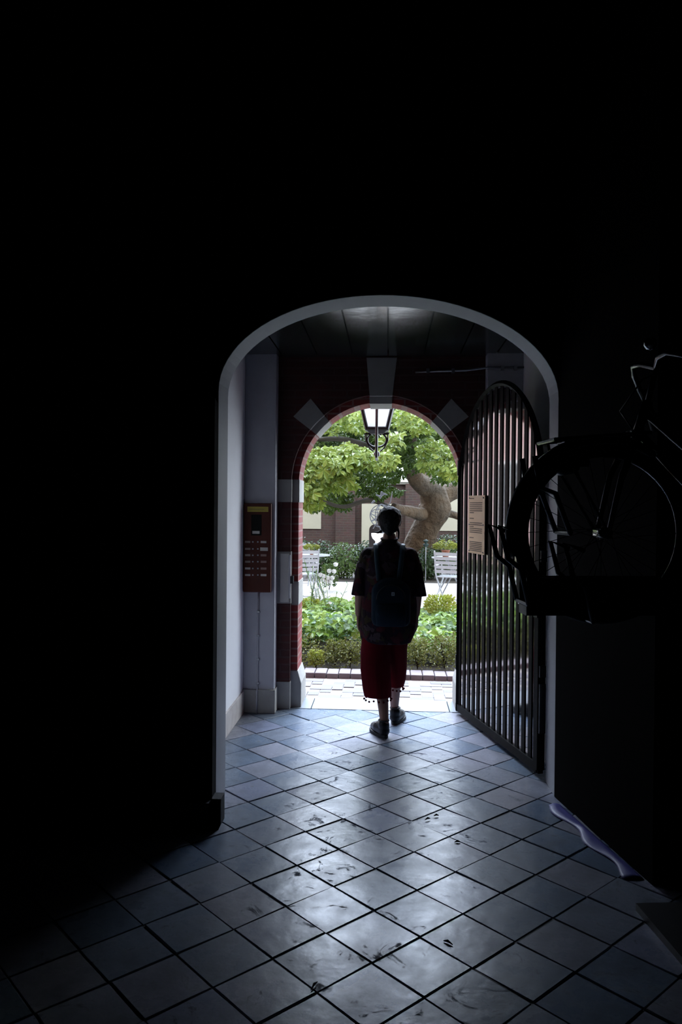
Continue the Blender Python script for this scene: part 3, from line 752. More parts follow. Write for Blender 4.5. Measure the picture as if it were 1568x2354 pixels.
# shoes
M_shoe = mat('black_leather', (.008, .0075, .010), .42, spec=.3); M_sole = mat('black_rubber', (.01, .01, .01), .7)
for A_, heel, toe, tilt in ((AL, (-.008, -.185, 0), (-.115, .045, 0), 0), (AR, (.042, .165, 0), (.118, .41, 0), 0)):
    h_ = Vector(heel); t_ = Vector(toe); d = (t_-h_).normalized(); L_ = (t_-h_).length
    mb = MB()
    mb.cap(h_+d*.038+Vector((0, 0, .055)), .036, h_+d*.045+Vector((0, 0, .088)), .042)
    mb.cap(h_+d*.042+Vector((0, 0, .048)), .042, h_+d*.13+Vector((0, 0, .05)), .048); mb.cap(h_+d*.13+Vector((0, 0, .048)), .048, t_-d*.05+Vector((0, 0, .036)), .035, sq=1)
    mb.cap(h_+d*.06+Vector((0, 0, .085)), .035, h_+d*.15+Vector((0, 0, .055)), .036)
    sh = remesh(mb.build('shoe', M_shoe, pr_), .005, 2)
    ms_ = MB(); n_ = 20; pts = []; sd2 = Vector((-d.y, d.x, 0))
    for q in range(n_):
        a = q*2*PI/n_; lx = math.cos(a); wx = math.sin(a); pts.append(h_+d*(L_/2+lx*L_/2)+sd2*(wx*(.048+.008*lx)))
    prism(ms_, [(p.x, p.y) for p in pts], .0, .024); ms_.build('sole', M_sole, sh, bevel=.003)
    mc = MB(); mc.tube([h_+d*.047+Vector((.036*math.cos(q*PI/8), .036*math.sin(q*PI/8), .122)) for q in range(16)], .006, 6, closed=True); mc.build('shoe_collar', M_sole, sh)
# backpack
M_bag = mat('dark_teal_canvas', (.006, .016, .028), .85, spec=.15, bump=(60, .3))
bp = empty('backpack', (0, 0, 0)); bp.parent = pr_
b = MB(); n_ = 28; rows_ = []
for i in range(13):
    t = i/12; z = .80+.35*t
    wdt = .138*(1-max(0, (t-.72)/.28)**2.2*.75)*(1-.14*max(0, (.12-t)/.12)); dp = .068*(1-max(0, (t-.8)/.2)**2*.7)*(1-.3*max(0, (.1-t)/.1))
    rows_.append((z, wdt, dp))
vs2 = []; fs2 = []
for z, wdt, dp in rows_:
    for k2 in range(n_):
        a = k2*2*PI/n_; cx2 = math.copysign(abs(math.cos(a))**.55, math.cos(a)); sy2 = math.copysign(abs(math.sin(a))**.7, math.sin(a))
        vs2.append((.015+wdt*cx2, -.205+dp*sy2, z))
for i in range(12):
    for k2 in range(n_): fs2.append((i*n_+k2, i*n_+(k2+1) % n_, (i+1)*n_+(k2+1) % n_, (i+1)*n_+k2))
fs2 += [tuple(range(n_))[::-1], tuple(12*n_+k2 for k2 in range(n_))]
b.add(vs2, fs2); bpo = b.build('bag_body', M_bag, bp, smooth=True); sb2 = bpo.modifiers.new('s', 'SUBSURF'); sb2.levels = 1; sb2.render_levels = 1
b = MB(); b.tube([(.015+.1*math.cos(q*PI/12), -.277, 1.0+.1*math.sin(q*PI/12)) for q in range(13)], .004, 6); b.build('zip', M_black, bp)
b = MB(); b.rings([(.015, -.262, .815, .10, .03), (.015, -.268, .9, .108, .032), (.015, -.262, .965, .10, .02)], 20); b.build('front_pocket', M_bag, bp, smooth=True)
lbm = MB().box((.028-.010, -.279, 1.028), (.028+.012, -.272, 1.052)).build('label_patch', mat('white_patch', (.6, .6, .58), .6), bp)
lbm['label'] = 'small square white logo patch'
MB().box((.028-.004, -.281, 1.034), (.028+.006, -.279, 1.046)).build('emblem', mat('grey_mark', (.2, .2, .2), .6), lbm)
M_strap = mat('teal_strap', (.008, .035, .05), .7)
for s in (-1, 1):
    b = MB(); b.tube([(s*.07, -.15, 1.12), (s*.085, -.125, 1.24), (s*.095, -.06, 1.365), (s*.1, .02, 1.372), (s*.1, .09, 1.30), (s*.1, .13, 1.15), (s*.12, .1, .98), (s*.1, -.12, .86)], .018, 8, flat=.35)
    b.build('shoulder_strap', M_strap, bp, smooth=True)

# ------------------------------------------------------------------ bicycle on a raised rack (right, dark)
BY = 2.8
bike = empty('bicycle', (.77, BY, 1.56), 0, 'black city bicycle facing left on a raised rack in the dark at right', 'bicycle')
bike.scale = (.95, .95, .95); bike.rotation_euler = (0, 0, .12)
# local: hub of the front wheel at origin, bike forward is -x
M_tyre = mat('black_tyre', (.01, .01, .01), .75, bump=(120, .5)); M_paint = mat('black_bike_paint', (.008, .008, .009), .22, spec=.6, coat=.4)
def circ(r, n=48, cx=0, cz=0, y=0, a0=0, a1=2*PI, full=True):
    m = n if full else n+1
    return [(cx+r*math.cos(a0+(a1-a0)*k/n), y, cz+r*math.sin(a0+(a1-a0)*k/n)) for k in range(m)]
def wheel(cx, parent):
    wm = empty('wheel', (cx, 0, 0)); wm.parent = parent
    MB().tube(circ(.325), .022, 10, closed=True).build('tyre', M_tyre, wm, smooth=True)
    MB().tube(circ(.298), .012, 8, closed=True).build('rim', M_steel if False else M_paint, wm, smooth=True)
    sp = MB()
    for k in range(32):
        a = k*2*PI/32; s = 1 if k % 2 else -1; ah = a+(.9 if (k//2) % 2 else -.9)
        sp.tube([(.024*math.cos(ah), s*.03, .024*math.sin(ah)), (.292*math.cos(a), 0, .292*math.sin(a))], .0012, 4)
    sp.build('spokes', M_paint, wm)
    MB().tube([(0, -.05, 0), (0, .05, 0)], .02, 12).build('hub', M_paint, wm, smooth=True)
    return wm
wheel(0, bike); wheel(1.08, bike)
def part(name, m, fn, smooth=True, parent=bike):
    mb = MB(); fn(mb); return mb.build(name, m, parent, smooth=smooth)
def mud(mb, cx, a0, a1):
    P = circ(.352, 30, cx, 0, 0, a0, a1, False); mb.tube(P, .024, 8, flat=1.3)
part('mudguard', M_paint, lambda m: mud(m, 0, .35*PI*.9, 1.08*PI)); part('mudguard', M_paint, lambda m: mud(m, 1.08, -.1*PI, .8*PI))
HT = (.17, 0, .50); HB = (.125, 0, .36)
part('fork', M_paint, lambda m: [m.tube([(0, s*.055, 0), (.05, s*.055, .22), (.12, s*.045, .37)], [.01, .013, .014], 8) for s in (-1, 1)] and m.tube([(.12, -.05, .38), (.12, .05, .38)], .017, 8))
part('frame', M_paint, lambda m: (m.tube([HB, HT], .02, 10), m.tube([(.165, 0, .46), (.5, 0, .18), (.62, 0, -.04)], .018, 10), m.tube([(.14, 0, .38), (.45, 0, .06), (.62, 0, -.05)], .016, 10),
     m.tube([(.62, 0, -.05), (.76, 0, .45)], .017, 10), [m.tube([(.62, s*.03, -.05), (1.08, s*.06, 0)], .011, 8) for s in (-1, 1)], [m.tube([(.735, s*.02, .36), (1.08, s*.06, 0)], .009, 8) for s in (-1, 1)]))
part('handlebar', M_paint, lambda m: (m.tube([HT, (.20, 0, .62)], .012, 8), m.tube([(.34, -.29, .48), (.30, -.285, .53), (.26, -.265, .585), (.21, -.21, .635), (.175, -.14, .66), (.175, -.07, .655), (.20, 0, .63), (.175, .07, .655), (.175, .14, .66), (.21, .21, .635), (.26, .265, .585), (.30, .285, .53), (.34, .29, .48)], .011, 8)))
for s in (-1, 1): part('grip', M_tyre, lambda m: m.tube([(.27, s*.25, .585), (.34, s*.29, .42)], .017, 8))
part('bell', M_chrome, lambda m: m.ball((.13, -.1, .70), .025, 10))
part('brake_cable', M_black, lambda m: m.tube([(.22, -.2, .62), (.08, -.15, .56), (.05, -.03, .46), (.11, 0, .40)], .0035, 6))
part('saddle', M_tyre, lambda m: (m.tube([(.76, 0, .45), (.78, 0, .56)], .013, 8), m.cap((.68, 0, .6), .03, (.9, 0, .61), .075, sq=.5, ax=(0, 0, 1))))
part('chain_case', M_paint, lambda m: (m.tube(circ(.095, 20, .62, -.05, -.05), .02, 6, closed=True), m.box((.62, -.06, -.1), (1.08, -.04, .03))))
part('crank', M_steel, lambda m: (m.tube([(.62, -.08, -.05), (.62, .08, -.05)], .014, 8), m.tube([(.62, -.085, -.05), (.56, -.09, -.2)], .01, 8), m.tube([(.62, .085, -.05), (.68, .09, .1)], .01, 8)), False)
part('pedal', M_tyre, lambda m: m.box((.51, -.18, -.215), (.61, -.1, -.19)), False); part('pedal', M_tyre, lambda m: m.box((.63, .1, .09), (.73, .18, .115)), False)
part('front_carrier', M_paint, lambda m: ([m.tube([(-.22, y, .345), (.14, y, .375)], .006, 6) for y in (-.1, -.05, 0, .05, .1)], m.tube([(-.22, -.1, .345), (-.22, .1, .345)], .007, 6), m.tube([(-.14, -.1, .35), (-.14, .1, .35)], .006, 6), m.tube([(.12, -.1, .375), (.12, .1, .375)], .006, 6),
     [m.tube([(-.18, s*.1, .345), (-.175, s*.085, .29), (0, s*.06, 0)], .006, 6) for s in (-1, 1)]), False)
part('lamp', M_black, lambda m: (m.cap((-.16, 0, .25), .035, (-.12, 0, .25), .028), m.box((-.13, -.012, .25), (-.06, .012, .36))))
# the rack
rk = empty('bicycle_rack', (.77, BY, 0), 0, 'dark raised steel bicycle rack with a channel under the wheels at right', 'bicycle rack')
rk.rotation_euler = (0, 0, .12)
M_rk = mat('dark_rack_steel', (.012, .012, .013), .4, metal=.0, spec=.5)
b = MB(); b.box((-.29, -.045, 1.268), (1.55, -.038, 1.402)); b.box((-.29, .038, 1.268), (1.55, .045, 1.402)); b.box((-.29, -.04, 1.268), (-.26, .04, 1.30)); b.box((.4, -.04, 1.268), (.6, .04, 1.276)); b.box((1.48, -.04, 1.268), (1.55, .04, 1.276))
b.build('wheel_channel', M_rk, rk)
for x in (.48, 1.45):
    MB().box((x-.03, .05, 0), (x+.03, .11, 2.4)).build('post', M_rk, rk, bevel=.004)
MB().box((.3, -.35, 0), (.66, .35, .03)).build('foot_plate', M_rk, rk); MB().box((1.27, -.35, 0), (1.63, .35, .03)).build('foot_plate', M_rk, rk)
for dx, dz in ((-.395, .06), (-.165, .0), (-.275, .25)):
    if dz == .25: P = [(dx+.0, .02), (dx+.02, -.09), (dx+.075, -.11), (dx+.13, -.25)]
    else: P = [(dx+.07, -.06), (dx+.0, -.035), (dx+.03, -.15), (dx+.075, -.185), (dx+.105, -.31)]
    for y in (-.075, .075):
        MB().tube([(x_, y, 1.56+z_+dz) for x_, z_ in P], .010, 8).build('wheel_guide', M_rk, rk, smooth=True)
    MB().tube([(P[-1][0], -.075, 1.56+P[-1][1]+dz), (P[-1][0], .075, 1.56+P[-1][1]+dz)], .008, 8).build('cross_rod', M_rk, rk)

# ------------------------------------------------------------------ plants
def leaflet(mb, p, d, up, ln, wd, mi=0, fold=.25):
    """pointed blade of two halves folded along the midrib"""
    s = d.cross(up)
    if s.length < 1e-5: s = d.orthogonal()
    s.normalize(); u = s.cross(d).normalized()
    a = p; m1 = p+d*ln*.38-u*ln*.02; m2 = p+d*ln*.72-u*ln*.06; t = p+d*ln-u*ln*.14
    l1 = m1-s*wd*.34+u*wd*fold; r1 = m1+s*wd*.34+u*wd*fold
    l2 = m2-s*wd*.5+u*wd*fold; r2_ = m2+s*wd*.5+u*wd*fold
    mb.add([a, m1, m2, t, l1, l2, r1, r2_], [(0, 1, 4), (0, 6, 1), (1, 2, 5, 4), (1, 6, 7, 2), (2, 3, 5), (2, 7, 3)], mi)

def palmate(mb, p, nrm, rng, size, n=6):
    nrm = nrm.normalized(); a = nrm.orthogonal().normalized(); b_ = nrm.cross(a); o_ = rng.random()*6.28
    for k_ in range(n):
        t = o_+(k_-(n-1)/2)*(5.2/n); d = (a*math.cos(t)+b_*math.sin(t)-nrm*rng.uniform(.1, .45)).normalized()
        leaflet(mb, p, d, nrm, size*rng.uniform(.8, 1.05)*(1-.25*abs(k_-(n-1)/2)/(n/2)), size*.40)

def at(px, py, Y):
    x = px-784; y = py-1177; r = rgt*(x*c_+y*s_)-upv*(-x*s_+y*c_)+fwd*1750; k_ = Y/r.y
    return Vector((r.x*k_, Y, CAM_H+r.z*k_))

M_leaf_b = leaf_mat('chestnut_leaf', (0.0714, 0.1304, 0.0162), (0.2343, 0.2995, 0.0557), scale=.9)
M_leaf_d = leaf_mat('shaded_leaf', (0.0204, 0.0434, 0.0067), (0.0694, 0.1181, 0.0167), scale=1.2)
M_bark = mat('tan_bark', (.060, .034, .012), .9, nz=(1.6, (.020, .014, .006), .2), bump=(6, 1.0))
[n for n in M_bark.node_tree.nodes if n.type == 'BUMP'][0].inputs['Distance'].default_value = .12
M_twig = mat('dark_twig', (.022, .018, .012), .95, spec=.15)

# main tree: trunk and limbs at about 18 m, canopy reaching towards the house
tree = empty('chestnut_tree', tuple(at(968, 1330, 18.3).xy)+(0,), 0, 'big spreading chestnut tree with a bent tan trunk behind the gravel court', 'tree')
TB = Vector(tree.location)
def limb(name, pts, rad, m=M_bark, n=14, amp=.06):
    P = []; R_ = []
    pts = [Vector(p)-TB for p in pts]
    for i in range(len(pts)-1):
        for q in range(6):
            t = q/6; P0 = pts[max(i-1, 0)]; P1 = pts[i]; P2 = pts[i+1]; P3 = pts[min(i+2, len(pts)-1)]
            v = .5*((2*P1)+(P2-P0)*t+(2*P0-5*P1+4*P2-P3)*t*t+(-P0+3*P1-3*P2+P3)*t**3)
            rr = rad[i]*(1-t)+rad[i+1]*t; rr *= 1+amp*noise.noise(v*3)*2
            P.append(v); R_.append(rr)
    P.append(pts[-1]); R_.append(rad[-1])
    mb = MB(); mb.tube(P, R_, n); o = mb.build(name, m, tree, smooth=True); return o
T = 18.3
limb('trunk', [at(955, 1330, T), at(962, 1260, T), at(978, 1215, T-.1), at(1000, 1165, T-.2), at(990, 1120, T-.3)], [.44, .36, .33, .37, .28])
limb('branch', [at(1000, 1165, T-.2), at(1020, 1140, T), at(1050, 1125, T+.2), at(1100, 1120, T+.5), at(1180, 1080, T+1)], [.24, .24, .2, .18, .12])
limb('branch', [at(990, 1175, T-.2), at(968, 1182, T-.5), at(945, 1176, T-1), at(920, 1170, T-1.6), at(905, 1163, T-2)], [.17, .16, .13, .1, .06])
limb('branch', [at(990, 1125, T-.3), at(960, 1105, T-.8), at(940, 1060, T-1.6), at(945, 1020, T-2.6), at(935, 970, T-4), at(900, 900, T-6)], [.24, .2, .15, .13, .1, .06])
limb('branch', [at(985, 1120, T-.3), at(975, 1090, T), at(1010, 1040, T), at(1040, 960, T), at(1080, 880, T)], [.22, .2, .15, .1, .06])
limb('branch', [at(1005, 1190, T), at(1020, 1180, T), at(1042, 1183, T+.1), at(1075, 1195, T+.3)], [.1, .11, .09, .07])
limb('branch', [at(940, 1060, T-1.6), at(860, 1030, T-3.5), at(790, 1010, T-5.5), at(720, 1010, T-7), at(640, 1000, T-8)], [.09, .06, .045, .03, .015], m=M_twig)
limb('branch', [at(900, 1168, T-1), at(850, 1150, T-2), at(790, 1165, T-3), at(740, 1150, T-4), at(700, 1130, T-4.5)], [.05, .05, .04, .03, .015], m=M_twig)

rl = random.Random(21)
def cloud(name, m, specs, size, parent, off, hn=.5):
    mb = MB()
    for (px, py, Y, rx, ry, rY, cnt) in specs:
        for _ in range(cnt):
            # point in an ellipsoid, denser at the rim
            while True:
                u = Vector((rl.uniform(-1, 1), rl.uniform(-1, 1), rl.uniform(-1, 1)))
                if .25 < u.length < 1: break
            p = at(px+u.x*rx, py+u.y*ry, Y+u.z*rY)-off
            nr = Vector((rl.gauss(0, .35), -.55+rl.gauss(0, .3), .75+rl.gauss(0, .25)))
            palmate(mb, p, nr, rl, size*rl.uniform(.7, 1.2))
    return mb.build(name, m, parent)
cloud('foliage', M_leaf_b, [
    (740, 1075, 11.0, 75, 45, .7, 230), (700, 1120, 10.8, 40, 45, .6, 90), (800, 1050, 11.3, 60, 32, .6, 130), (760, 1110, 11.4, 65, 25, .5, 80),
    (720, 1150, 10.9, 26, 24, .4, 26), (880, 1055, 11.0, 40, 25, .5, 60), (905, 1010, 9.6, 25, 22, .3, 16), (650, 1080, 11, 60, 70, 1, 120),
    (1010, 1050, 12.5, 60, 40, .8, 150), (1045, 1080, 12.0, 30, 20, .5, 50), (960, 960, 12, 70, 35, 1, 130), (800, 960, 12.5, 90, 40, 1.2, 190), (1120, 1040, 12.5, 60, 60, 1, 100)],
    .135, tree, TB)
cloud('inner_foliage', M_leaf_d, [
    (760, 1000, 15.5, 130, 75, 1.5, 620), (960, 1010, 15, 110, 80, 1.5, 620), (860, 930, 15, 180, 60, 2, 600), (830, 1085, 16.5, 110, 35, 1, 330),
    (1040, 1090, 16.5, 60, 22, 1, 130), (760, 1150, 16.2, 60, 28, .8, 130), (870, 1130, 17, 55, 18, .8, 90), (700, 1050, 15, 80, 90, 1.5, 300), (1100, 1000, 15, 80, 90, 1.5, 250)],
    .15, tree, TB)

# trees beyond the wall
def leafy(mb, c, r, n, size, rng, up=.5):
    c = Vector(c)
    for _ in range(n):
        while True:
            u = Vector((rng.uniform(-1, 1), rng.uniform(-1, 1), rng.uniform(-1, 1)))
            if .1 < u.length < 1: break
        p = c+Vector((u.x*r[0], u.y*r[1], u.z*r[2])); nr = (u+Vector((rng.gauss(0, .4), -.4+rng.gauss(0, .4), up+rng.gauss(0, .4)))).normalized()
        d = nr.orthogonal().normalized(); d = (Matrix.Rotation(rng.random()*6.28, 3, nr) @ d)
        leaflet(mb, p, d, nr, size*rng.uniform(.7, 1.3), size*.5)
rb = random.Random(31)
M_leaf_f = leaf_mat('far_leaf', (0.0571, 0.1023, 0.0137), (0.2055, 0.2692, 0.0640), scale=.7)
for q, (x, y, z, r_, lb) in enumerate(((-4.2, 26, 4.3, 2.5, 'leafy green tree beyond the garden wall at far left of doorway view'), (-1.0, 27, 4.6, 2.6, 'bushy green tree beyond the garden wall behind the lantern'), (2.4, 26.5, 4.4, 2.6, 'leafy green tree beyond the garden wall behind the chestnut trunk'), (5.5, 27, 4.4, 2.5, 'green tree beyond the garden wall hidden toward the right jamb'))):
    t_ = empty('garden_tree', (x, y, 0), 0, lb, 'tree', 'trees beyond the garden wall')
    MB().tube([(0, 0, 0), (.1, 0, 1.5), (0, .1, 3.5)], [.2, .16, .08], 10).build('trunk', M_bark, t_, smooth=True)
    mb = MB(); leafy(mb, (0, 0, z-.2), (min(r_, 1.62), 1.4, 2.4), 2300, .3, rb); mb.build('foliage', M_leaf_f, t_)

# dark hedge and shrubs at the foot of the wall
M_hedge = leaf_mat('dark_hedge_leaf', (0.0088, 0.0226, 0.0064), (0.0298, 0.0601, 0.0144), scale=2)
M_hedge2 = leaf_mat('mid_hedge_leaf', (0.0254, 0.0529, 0.0122), (0.0815, 0.1298, 0.0286), scale=2)
rh = random.Random(17)
hs = [(735, 1290, 17.6, 52, 48, 'dark green shrub behind the left table against the brick wall', M_hedge), (790, 1292, 17.2, 44, 46, 'rounded dark shrub between the left table and the walking person', M_hedge2),
      (845, 1288, 17.4, 40, 44, 'dark shrub behind the left shoulder of the person', M_hedge), (985, 1300, 17.3, 34, 42, 'dark shrub just right of the person at the tree foot', M_hedge),
      (1035, 1255, 18.4, 44, 28, 'glossy dark shrub against the wall at the right jamb', M_hedge), (920, 1300, 17.2, 40, 40, 'dark shrub hidden mostly behind the person', M_hedge), (1060, 1295, 17.3, 46, 42, 'green shrub behind the right table', M_hedge2), (690, 1262, 18.6, 40, 24, 'low dark shrub at the wall left of the view', M_hedge)]
for px, py, Y, rx, ry, lb, mm in hs:
    c = at(px, py, Y); sx = rx*Y/1750; sz = ry*Y/1750; hh = c.z+sz
    o = empty('hedge_shrub', (c.x, Y, 0), 0, lb, 'shrub', 'shrubs along the garden wall')
    mb = MB(); leafy(mb, (0, 0, hh*.52), (sx, .5, hh*.5), 900, .085, rh); mb.build('foliage', mm, o)
    mb = MB(); [mb.tube([(rh.uniform(-.1, .1), 0, 0), (rh.uniform(-.3, .3), rh.uniform(-.2, .2), hh*.6)], .015, 5) for _ in range(5)]; mb.build('stems', M_twig, o)

o = empty('side_hedge', (-5.7, 11.0, 0), 0, 'long clipped green hedge in front of the pink house at far left', 'hedge')
mb = MB(); leafy(mb, (0, 0, .55), (3.3, .35, .6), 3200, .09, rh); mb.build('foliage', M_hedge2, o)
mb = MB(); [mb.tube([(q*.6-3, 0, 0), (q*.6-3+.05, 0, .8)], .02, 5) for q in range(11)]; mb.build('stems', M_twig, o)
# planting bed behind the kerb: broad leaves as a mass, singled-out plants around it
M_bed = leaf_mat('bed_leaf', (0.0557, 0.1439, 0.0164), (0.2224, 0.3271, 0.0550), scale=1.6); M_lime = leaf_mat('lime_leaf', (0.1812, 0.2292, 0.0328), (0.3123, 0.3246, 0.0657), scale=3)
M_blueg = leaf_mat('bluegreen_leaf', (0.0494, 0.1211, 0.0554), (0.1480, 0.2234, 0.1108), scale=2.5)
M_low = leaf_mat('small_brown_green_leaf', (0.0541, 0.0622, 0.0137), (0.1562, 0.1697, 0.0412), scale=3)
M_petal = mat('white_petal', (.55, .56, .54), .6)
rg = random.Random(77)
mb = MB()
for _ in range(3600):
    x = rg.uniform(-5.2, 2.0); Y = rg.uniform(7.95, 10.2)
    h = .33+.14*noise.noise(Vector((x*1.3, Y, 0)))+ (.08 if x < -.1 else .0)
    z = h*rg.uniform(.45, 1.05); nr = Vector((rg.gauss(0, .4), -.25+rg.gauss(0, .3), 1)); n3 = rg.choice((3, 5))
    s = rg.uniform(.06, .12); a = nr.orthogonal().normalized(); bb_ = nr.normalized().cross(a); o_ = rg.random()*6.28
    mi = 0 if rg.random() < .75 else 1
    for k_ in range(n3):
        t = o_+k_*6.28/n3; d = (a*math.cos(t)+bb_*math.sin(t)-nr.normalized()*.2).normalized(); leaflet(mb, Vector((x, Y, z)), d, nr, s, s*.75, mi)
tag(mb.build('bed_foliage', [M_bed, M_blueg]), 'mass of broad green leaves filling the bed behind the brick kerb', 'plants', kind='stuff')
mb = MB()
for _ in range(5200):
    x = rg.uniform(-2.0, 1.9); Y = rg.uniform(7.55, 8.15); z = rg.uniform(.02, .30)*(0.6+.6*noise.noise(Vector((x*2.5, 0, 5)))+.4)
    nr = Vector((rg.gauss(0, .6), -.6+rg.gauss(0, .4), .6)); d = Vector((rg.gauss(0, 1), rg.gauss(0, .6), rg.uniform(-.2, 1))).normalized()
    leaflet(mb, Vector((x, Y, z)), d, nr, rg.uniform(.02, .04), .018)
tag(mb.build('edging_foliage', M_low), 'low band of small brownish green leaves just behind the brick kerb', 'plants', kind='stuff')
def small_shrub(name, px, py, Y, rx, ry, n, size, m, lb, cat='shrub', group=None):
    c = at(px, py, Y); sx = rx*Y/1750; top = at(px, py-ry, Y).z
    o = empty(name, (c.x, Y, 0), 0, lb, cat, group)
    mb = MB(); 
    for _ in range(n):
        z = top*(.12+.88*rg.random()**.8); rr = sx*math.sqrt(max(.05, 1-((z/top-.55)/.6)**2)); a = rg.random()*6.28; q = rr*math.sqrt(rg.random())
        nr = Vector((math.cos(a), math.sin(a)-.4, .7)); d = Vector((math.cos(a)*.8, math.sin(a)*.8, rg.uniform(0, 1))).normalized()
        leaflet(mb, Vector((q*math.cos(a), q*math.sin(a), z)), d, nr, size*rg.uniform(.7, 1.3), size*.45)
    mb.build('foliage', m, o)
    mb = MB()
    for _ in range(7):
        a = rg.random()*6.28; mb.tube([(0, 0, 0), (math.cos(a)*sx*.5, math.sin(a)*sx*.5, top*.8)], .004, 5)
    mb.build('stems', M_twig, o); return o
small_shrub('lime_shrub', 726, 1522, 7.68, 17, 26, 420, .032, M_lime, 'small lime-green shrub at the kerb near the left jamb')
small_shrub('edging_shrub', 770, 1505, 7.8, 24, 32, 420, .03, M_low, 'olive-green low shrub behind the kerb right of the lime shrub', 'shrub', 'low shrubs along the kerb')
small_shrub('edging_shrub', 805, 1508, 7.75, 20, 30, 380, .03, M_low, 'small leafy shrub behind the kerb touching the left trouser leg', 'shrub', 'low shrubs along the kerb')
small_shrub('edging_shrub', 960, 1505, 7.75, 22, 36, 400, .03, M_low, 'yellowish low shrub behind the kerb just right of the person', 'shrub', 'low shrubs along the kerb')
small_shrub('edging_shrub', 1022, 1502, 7.8, 26, 38, 420, .032, M_low, 'olive low shrub behind the kerb beside the right jamb', 'shrub', 'low shrubs along the kerb')
small_shrub('feathery_plant', 1012, 1415, 9.9, 34, 44, 900, .05, M_lime, 'airy yellow-green plant in the bed at right under the right table', 'plant')
small_shrub('feathery_plant', 712, 1405, 9.6, 24, 26, 500, .05, M_lime, 'bright yellow-green plant in the bed beside the left jamb', 'plant')
# tall wispy stems at left
o = empty('wispy_plant', (at(740, 1400, 9.3).x, 9.3, 0), 0, 'tall wispy flowering stems rising from the left of the bed', 'plant')
mb = MB(); ml = MB()
for _ in range(16):
    a = rg.uniform(-.45, .45); h = rg.uniform(.6, 1.0); x0 = rg.uniform(-.18, .12)
    P = [(x0, 0, 0), (x0+a*.15, 0, h*.5), (x0+a*.5, rg.uniform(-.1, .1), h)]; mb.tube(P, .0028, 4)
    for q in range(9):
        t = rg.uniform(.35, 1); p = Vector(P[1]).lerp(Vector(P[2]), (t-.3)/.7); leaflet(ml, p, Vector((rg.gauss(0, 1), rg.gauss(0, 1), .6)).normalized(), Vector((0, 0, 1)), rg.uniform(.03, .07), .016)
mb.build('stems', M_bed, o); ml.build('foliage', M_blueg, o)
# white blossoms scattered over the bed
def blossom(mb, c, r, rng):
    c = Vector(c)
    for k_ in range(6):
        a = k_*1.047+rng.random()*.3; d = Vector((math.cos(a), math.sin(a)*.6, .5+.3*math.sin(a*2))).normalized(); leaflet(mb, c, d, Vector((0, -.7, .7)), r, r*1.1)
    mb.ball(c, r*.4, 8)
fl = [(697, 1424, 9), (712, 1440, 8.8), (738, 1405, 9.3), (752, 1423, 9.2), (772, 1447, 8.6), (790, 1455, 8.7), (706, 1462, 8.5), (756, 1470, 8.4), (803, 1437, 8.9), (758, 1388, 9.5), (690+35, 1452, 8.8), (778, 1413, 9.2),
      (955, 1462, 8.8), (978, 1421, 9.8), (1040, 1422, 9.6), (1036, 1452, 8.9), (984, 1438, 9.2), (1020, 1440, 9.2), (946, 1475, 8.5), (1008, 1470, 8.5)]
bp_ = None
wf = empty('white_flowers', (at(740, 1440, 9).x, 9.0, 0), 0, 'small white blossoms dotted over the left part of the bed', 'flowers', 'white flowers in the bed')
wf2 = empty('white_flowers', (at(1000, 1440, 9).x, 9.0, 0), 0, 'small white blossoms dotted over the right part of the bed', 'flowers', 'white flowers in the bed')
for q, (px, py, Y) in enumerate(fl):
    p = at(px, py, Y); par = wf if px < 880 else wf2; l_ = p-Vector(par.location)
    mb = MB(); blossom(mb, l_, rg.uniform(.02, .035), rg); bo = mb.build('blossom', M_petal, par)
    MB().tube([(l_.x, l_.y, -0.0), (l_.x, l_.y, l_.z)], .003, 4).build('stem', M_bed, bo)
# white rose bush behind the left table
rz_ = small_shrub('rose_bush', 757, 1328, 14.8, 18, 30, 500, .05, M_hedge2, 'bush of big white roses standing right of the left table', 'rose bush')
for px, py in ((772, 1298), (757, 1313), (768, 1314), (745, 1325), (754, 1329), (764, 1329), (737, 1322), (750, 1338), (742, 1334), (760, 1338)):
    l_ = at(px, py, 14.5)-Vector(rz_.location); mb = MB()
    mb.ball(l_, .045, 12, sc=(1, .9, .85)); blossom(mb, l_, .055, rg); mb.build('rose', M_petal, rz_)

# ------------------------------------------------------------------ garden furniture
M_furn = mat('pale_grey_paint', (.32, .345, .37), .45); M_furn2 = mat('grey_leg_paint', (.13, .14, .155), .45)
def slat_chair(name, loc, rz, lb):
    o = empty(name, loc, rz, lb, 'chair', 'slatted folding chairs by the tables')
    for q in range(5):
        MB().box((-.2, -.2+q*.085, .445), (.2, -.2+q*.085+.065, .46)).build('seat_slat', M_furn, o)
    for q in range(5):
        z = .52+q*.075; y = .21+.045*q*.35; MB().box((-.19, y, z), (.19, y+.012, z+.055)).build('back_slat', M_furn, o)
    for s in (-1, 1):
        MB().tube([(s*.2, -.24, .02), (s*.2, .17, .45), (s*.2, .21, .52), (s*.2, .28, .90)], .014, 8).build('leg', M_furn, o)
        MB().tube([(s*.185, .27, .02), (s*.185, -.19, .45)], .014, 8).build('leg', M_furn, o)
        MB().tube([(s*.22, .22, .64), (s*.22, -.16, .66), (s*.22, -.19, .45)], .012, 8).build('armrest', M_furn, o)
    MB().tube([(-.2, .22, .08), (.2, .22, .08)], .01, 6).build('stretcher', M_furn, o)
    return o
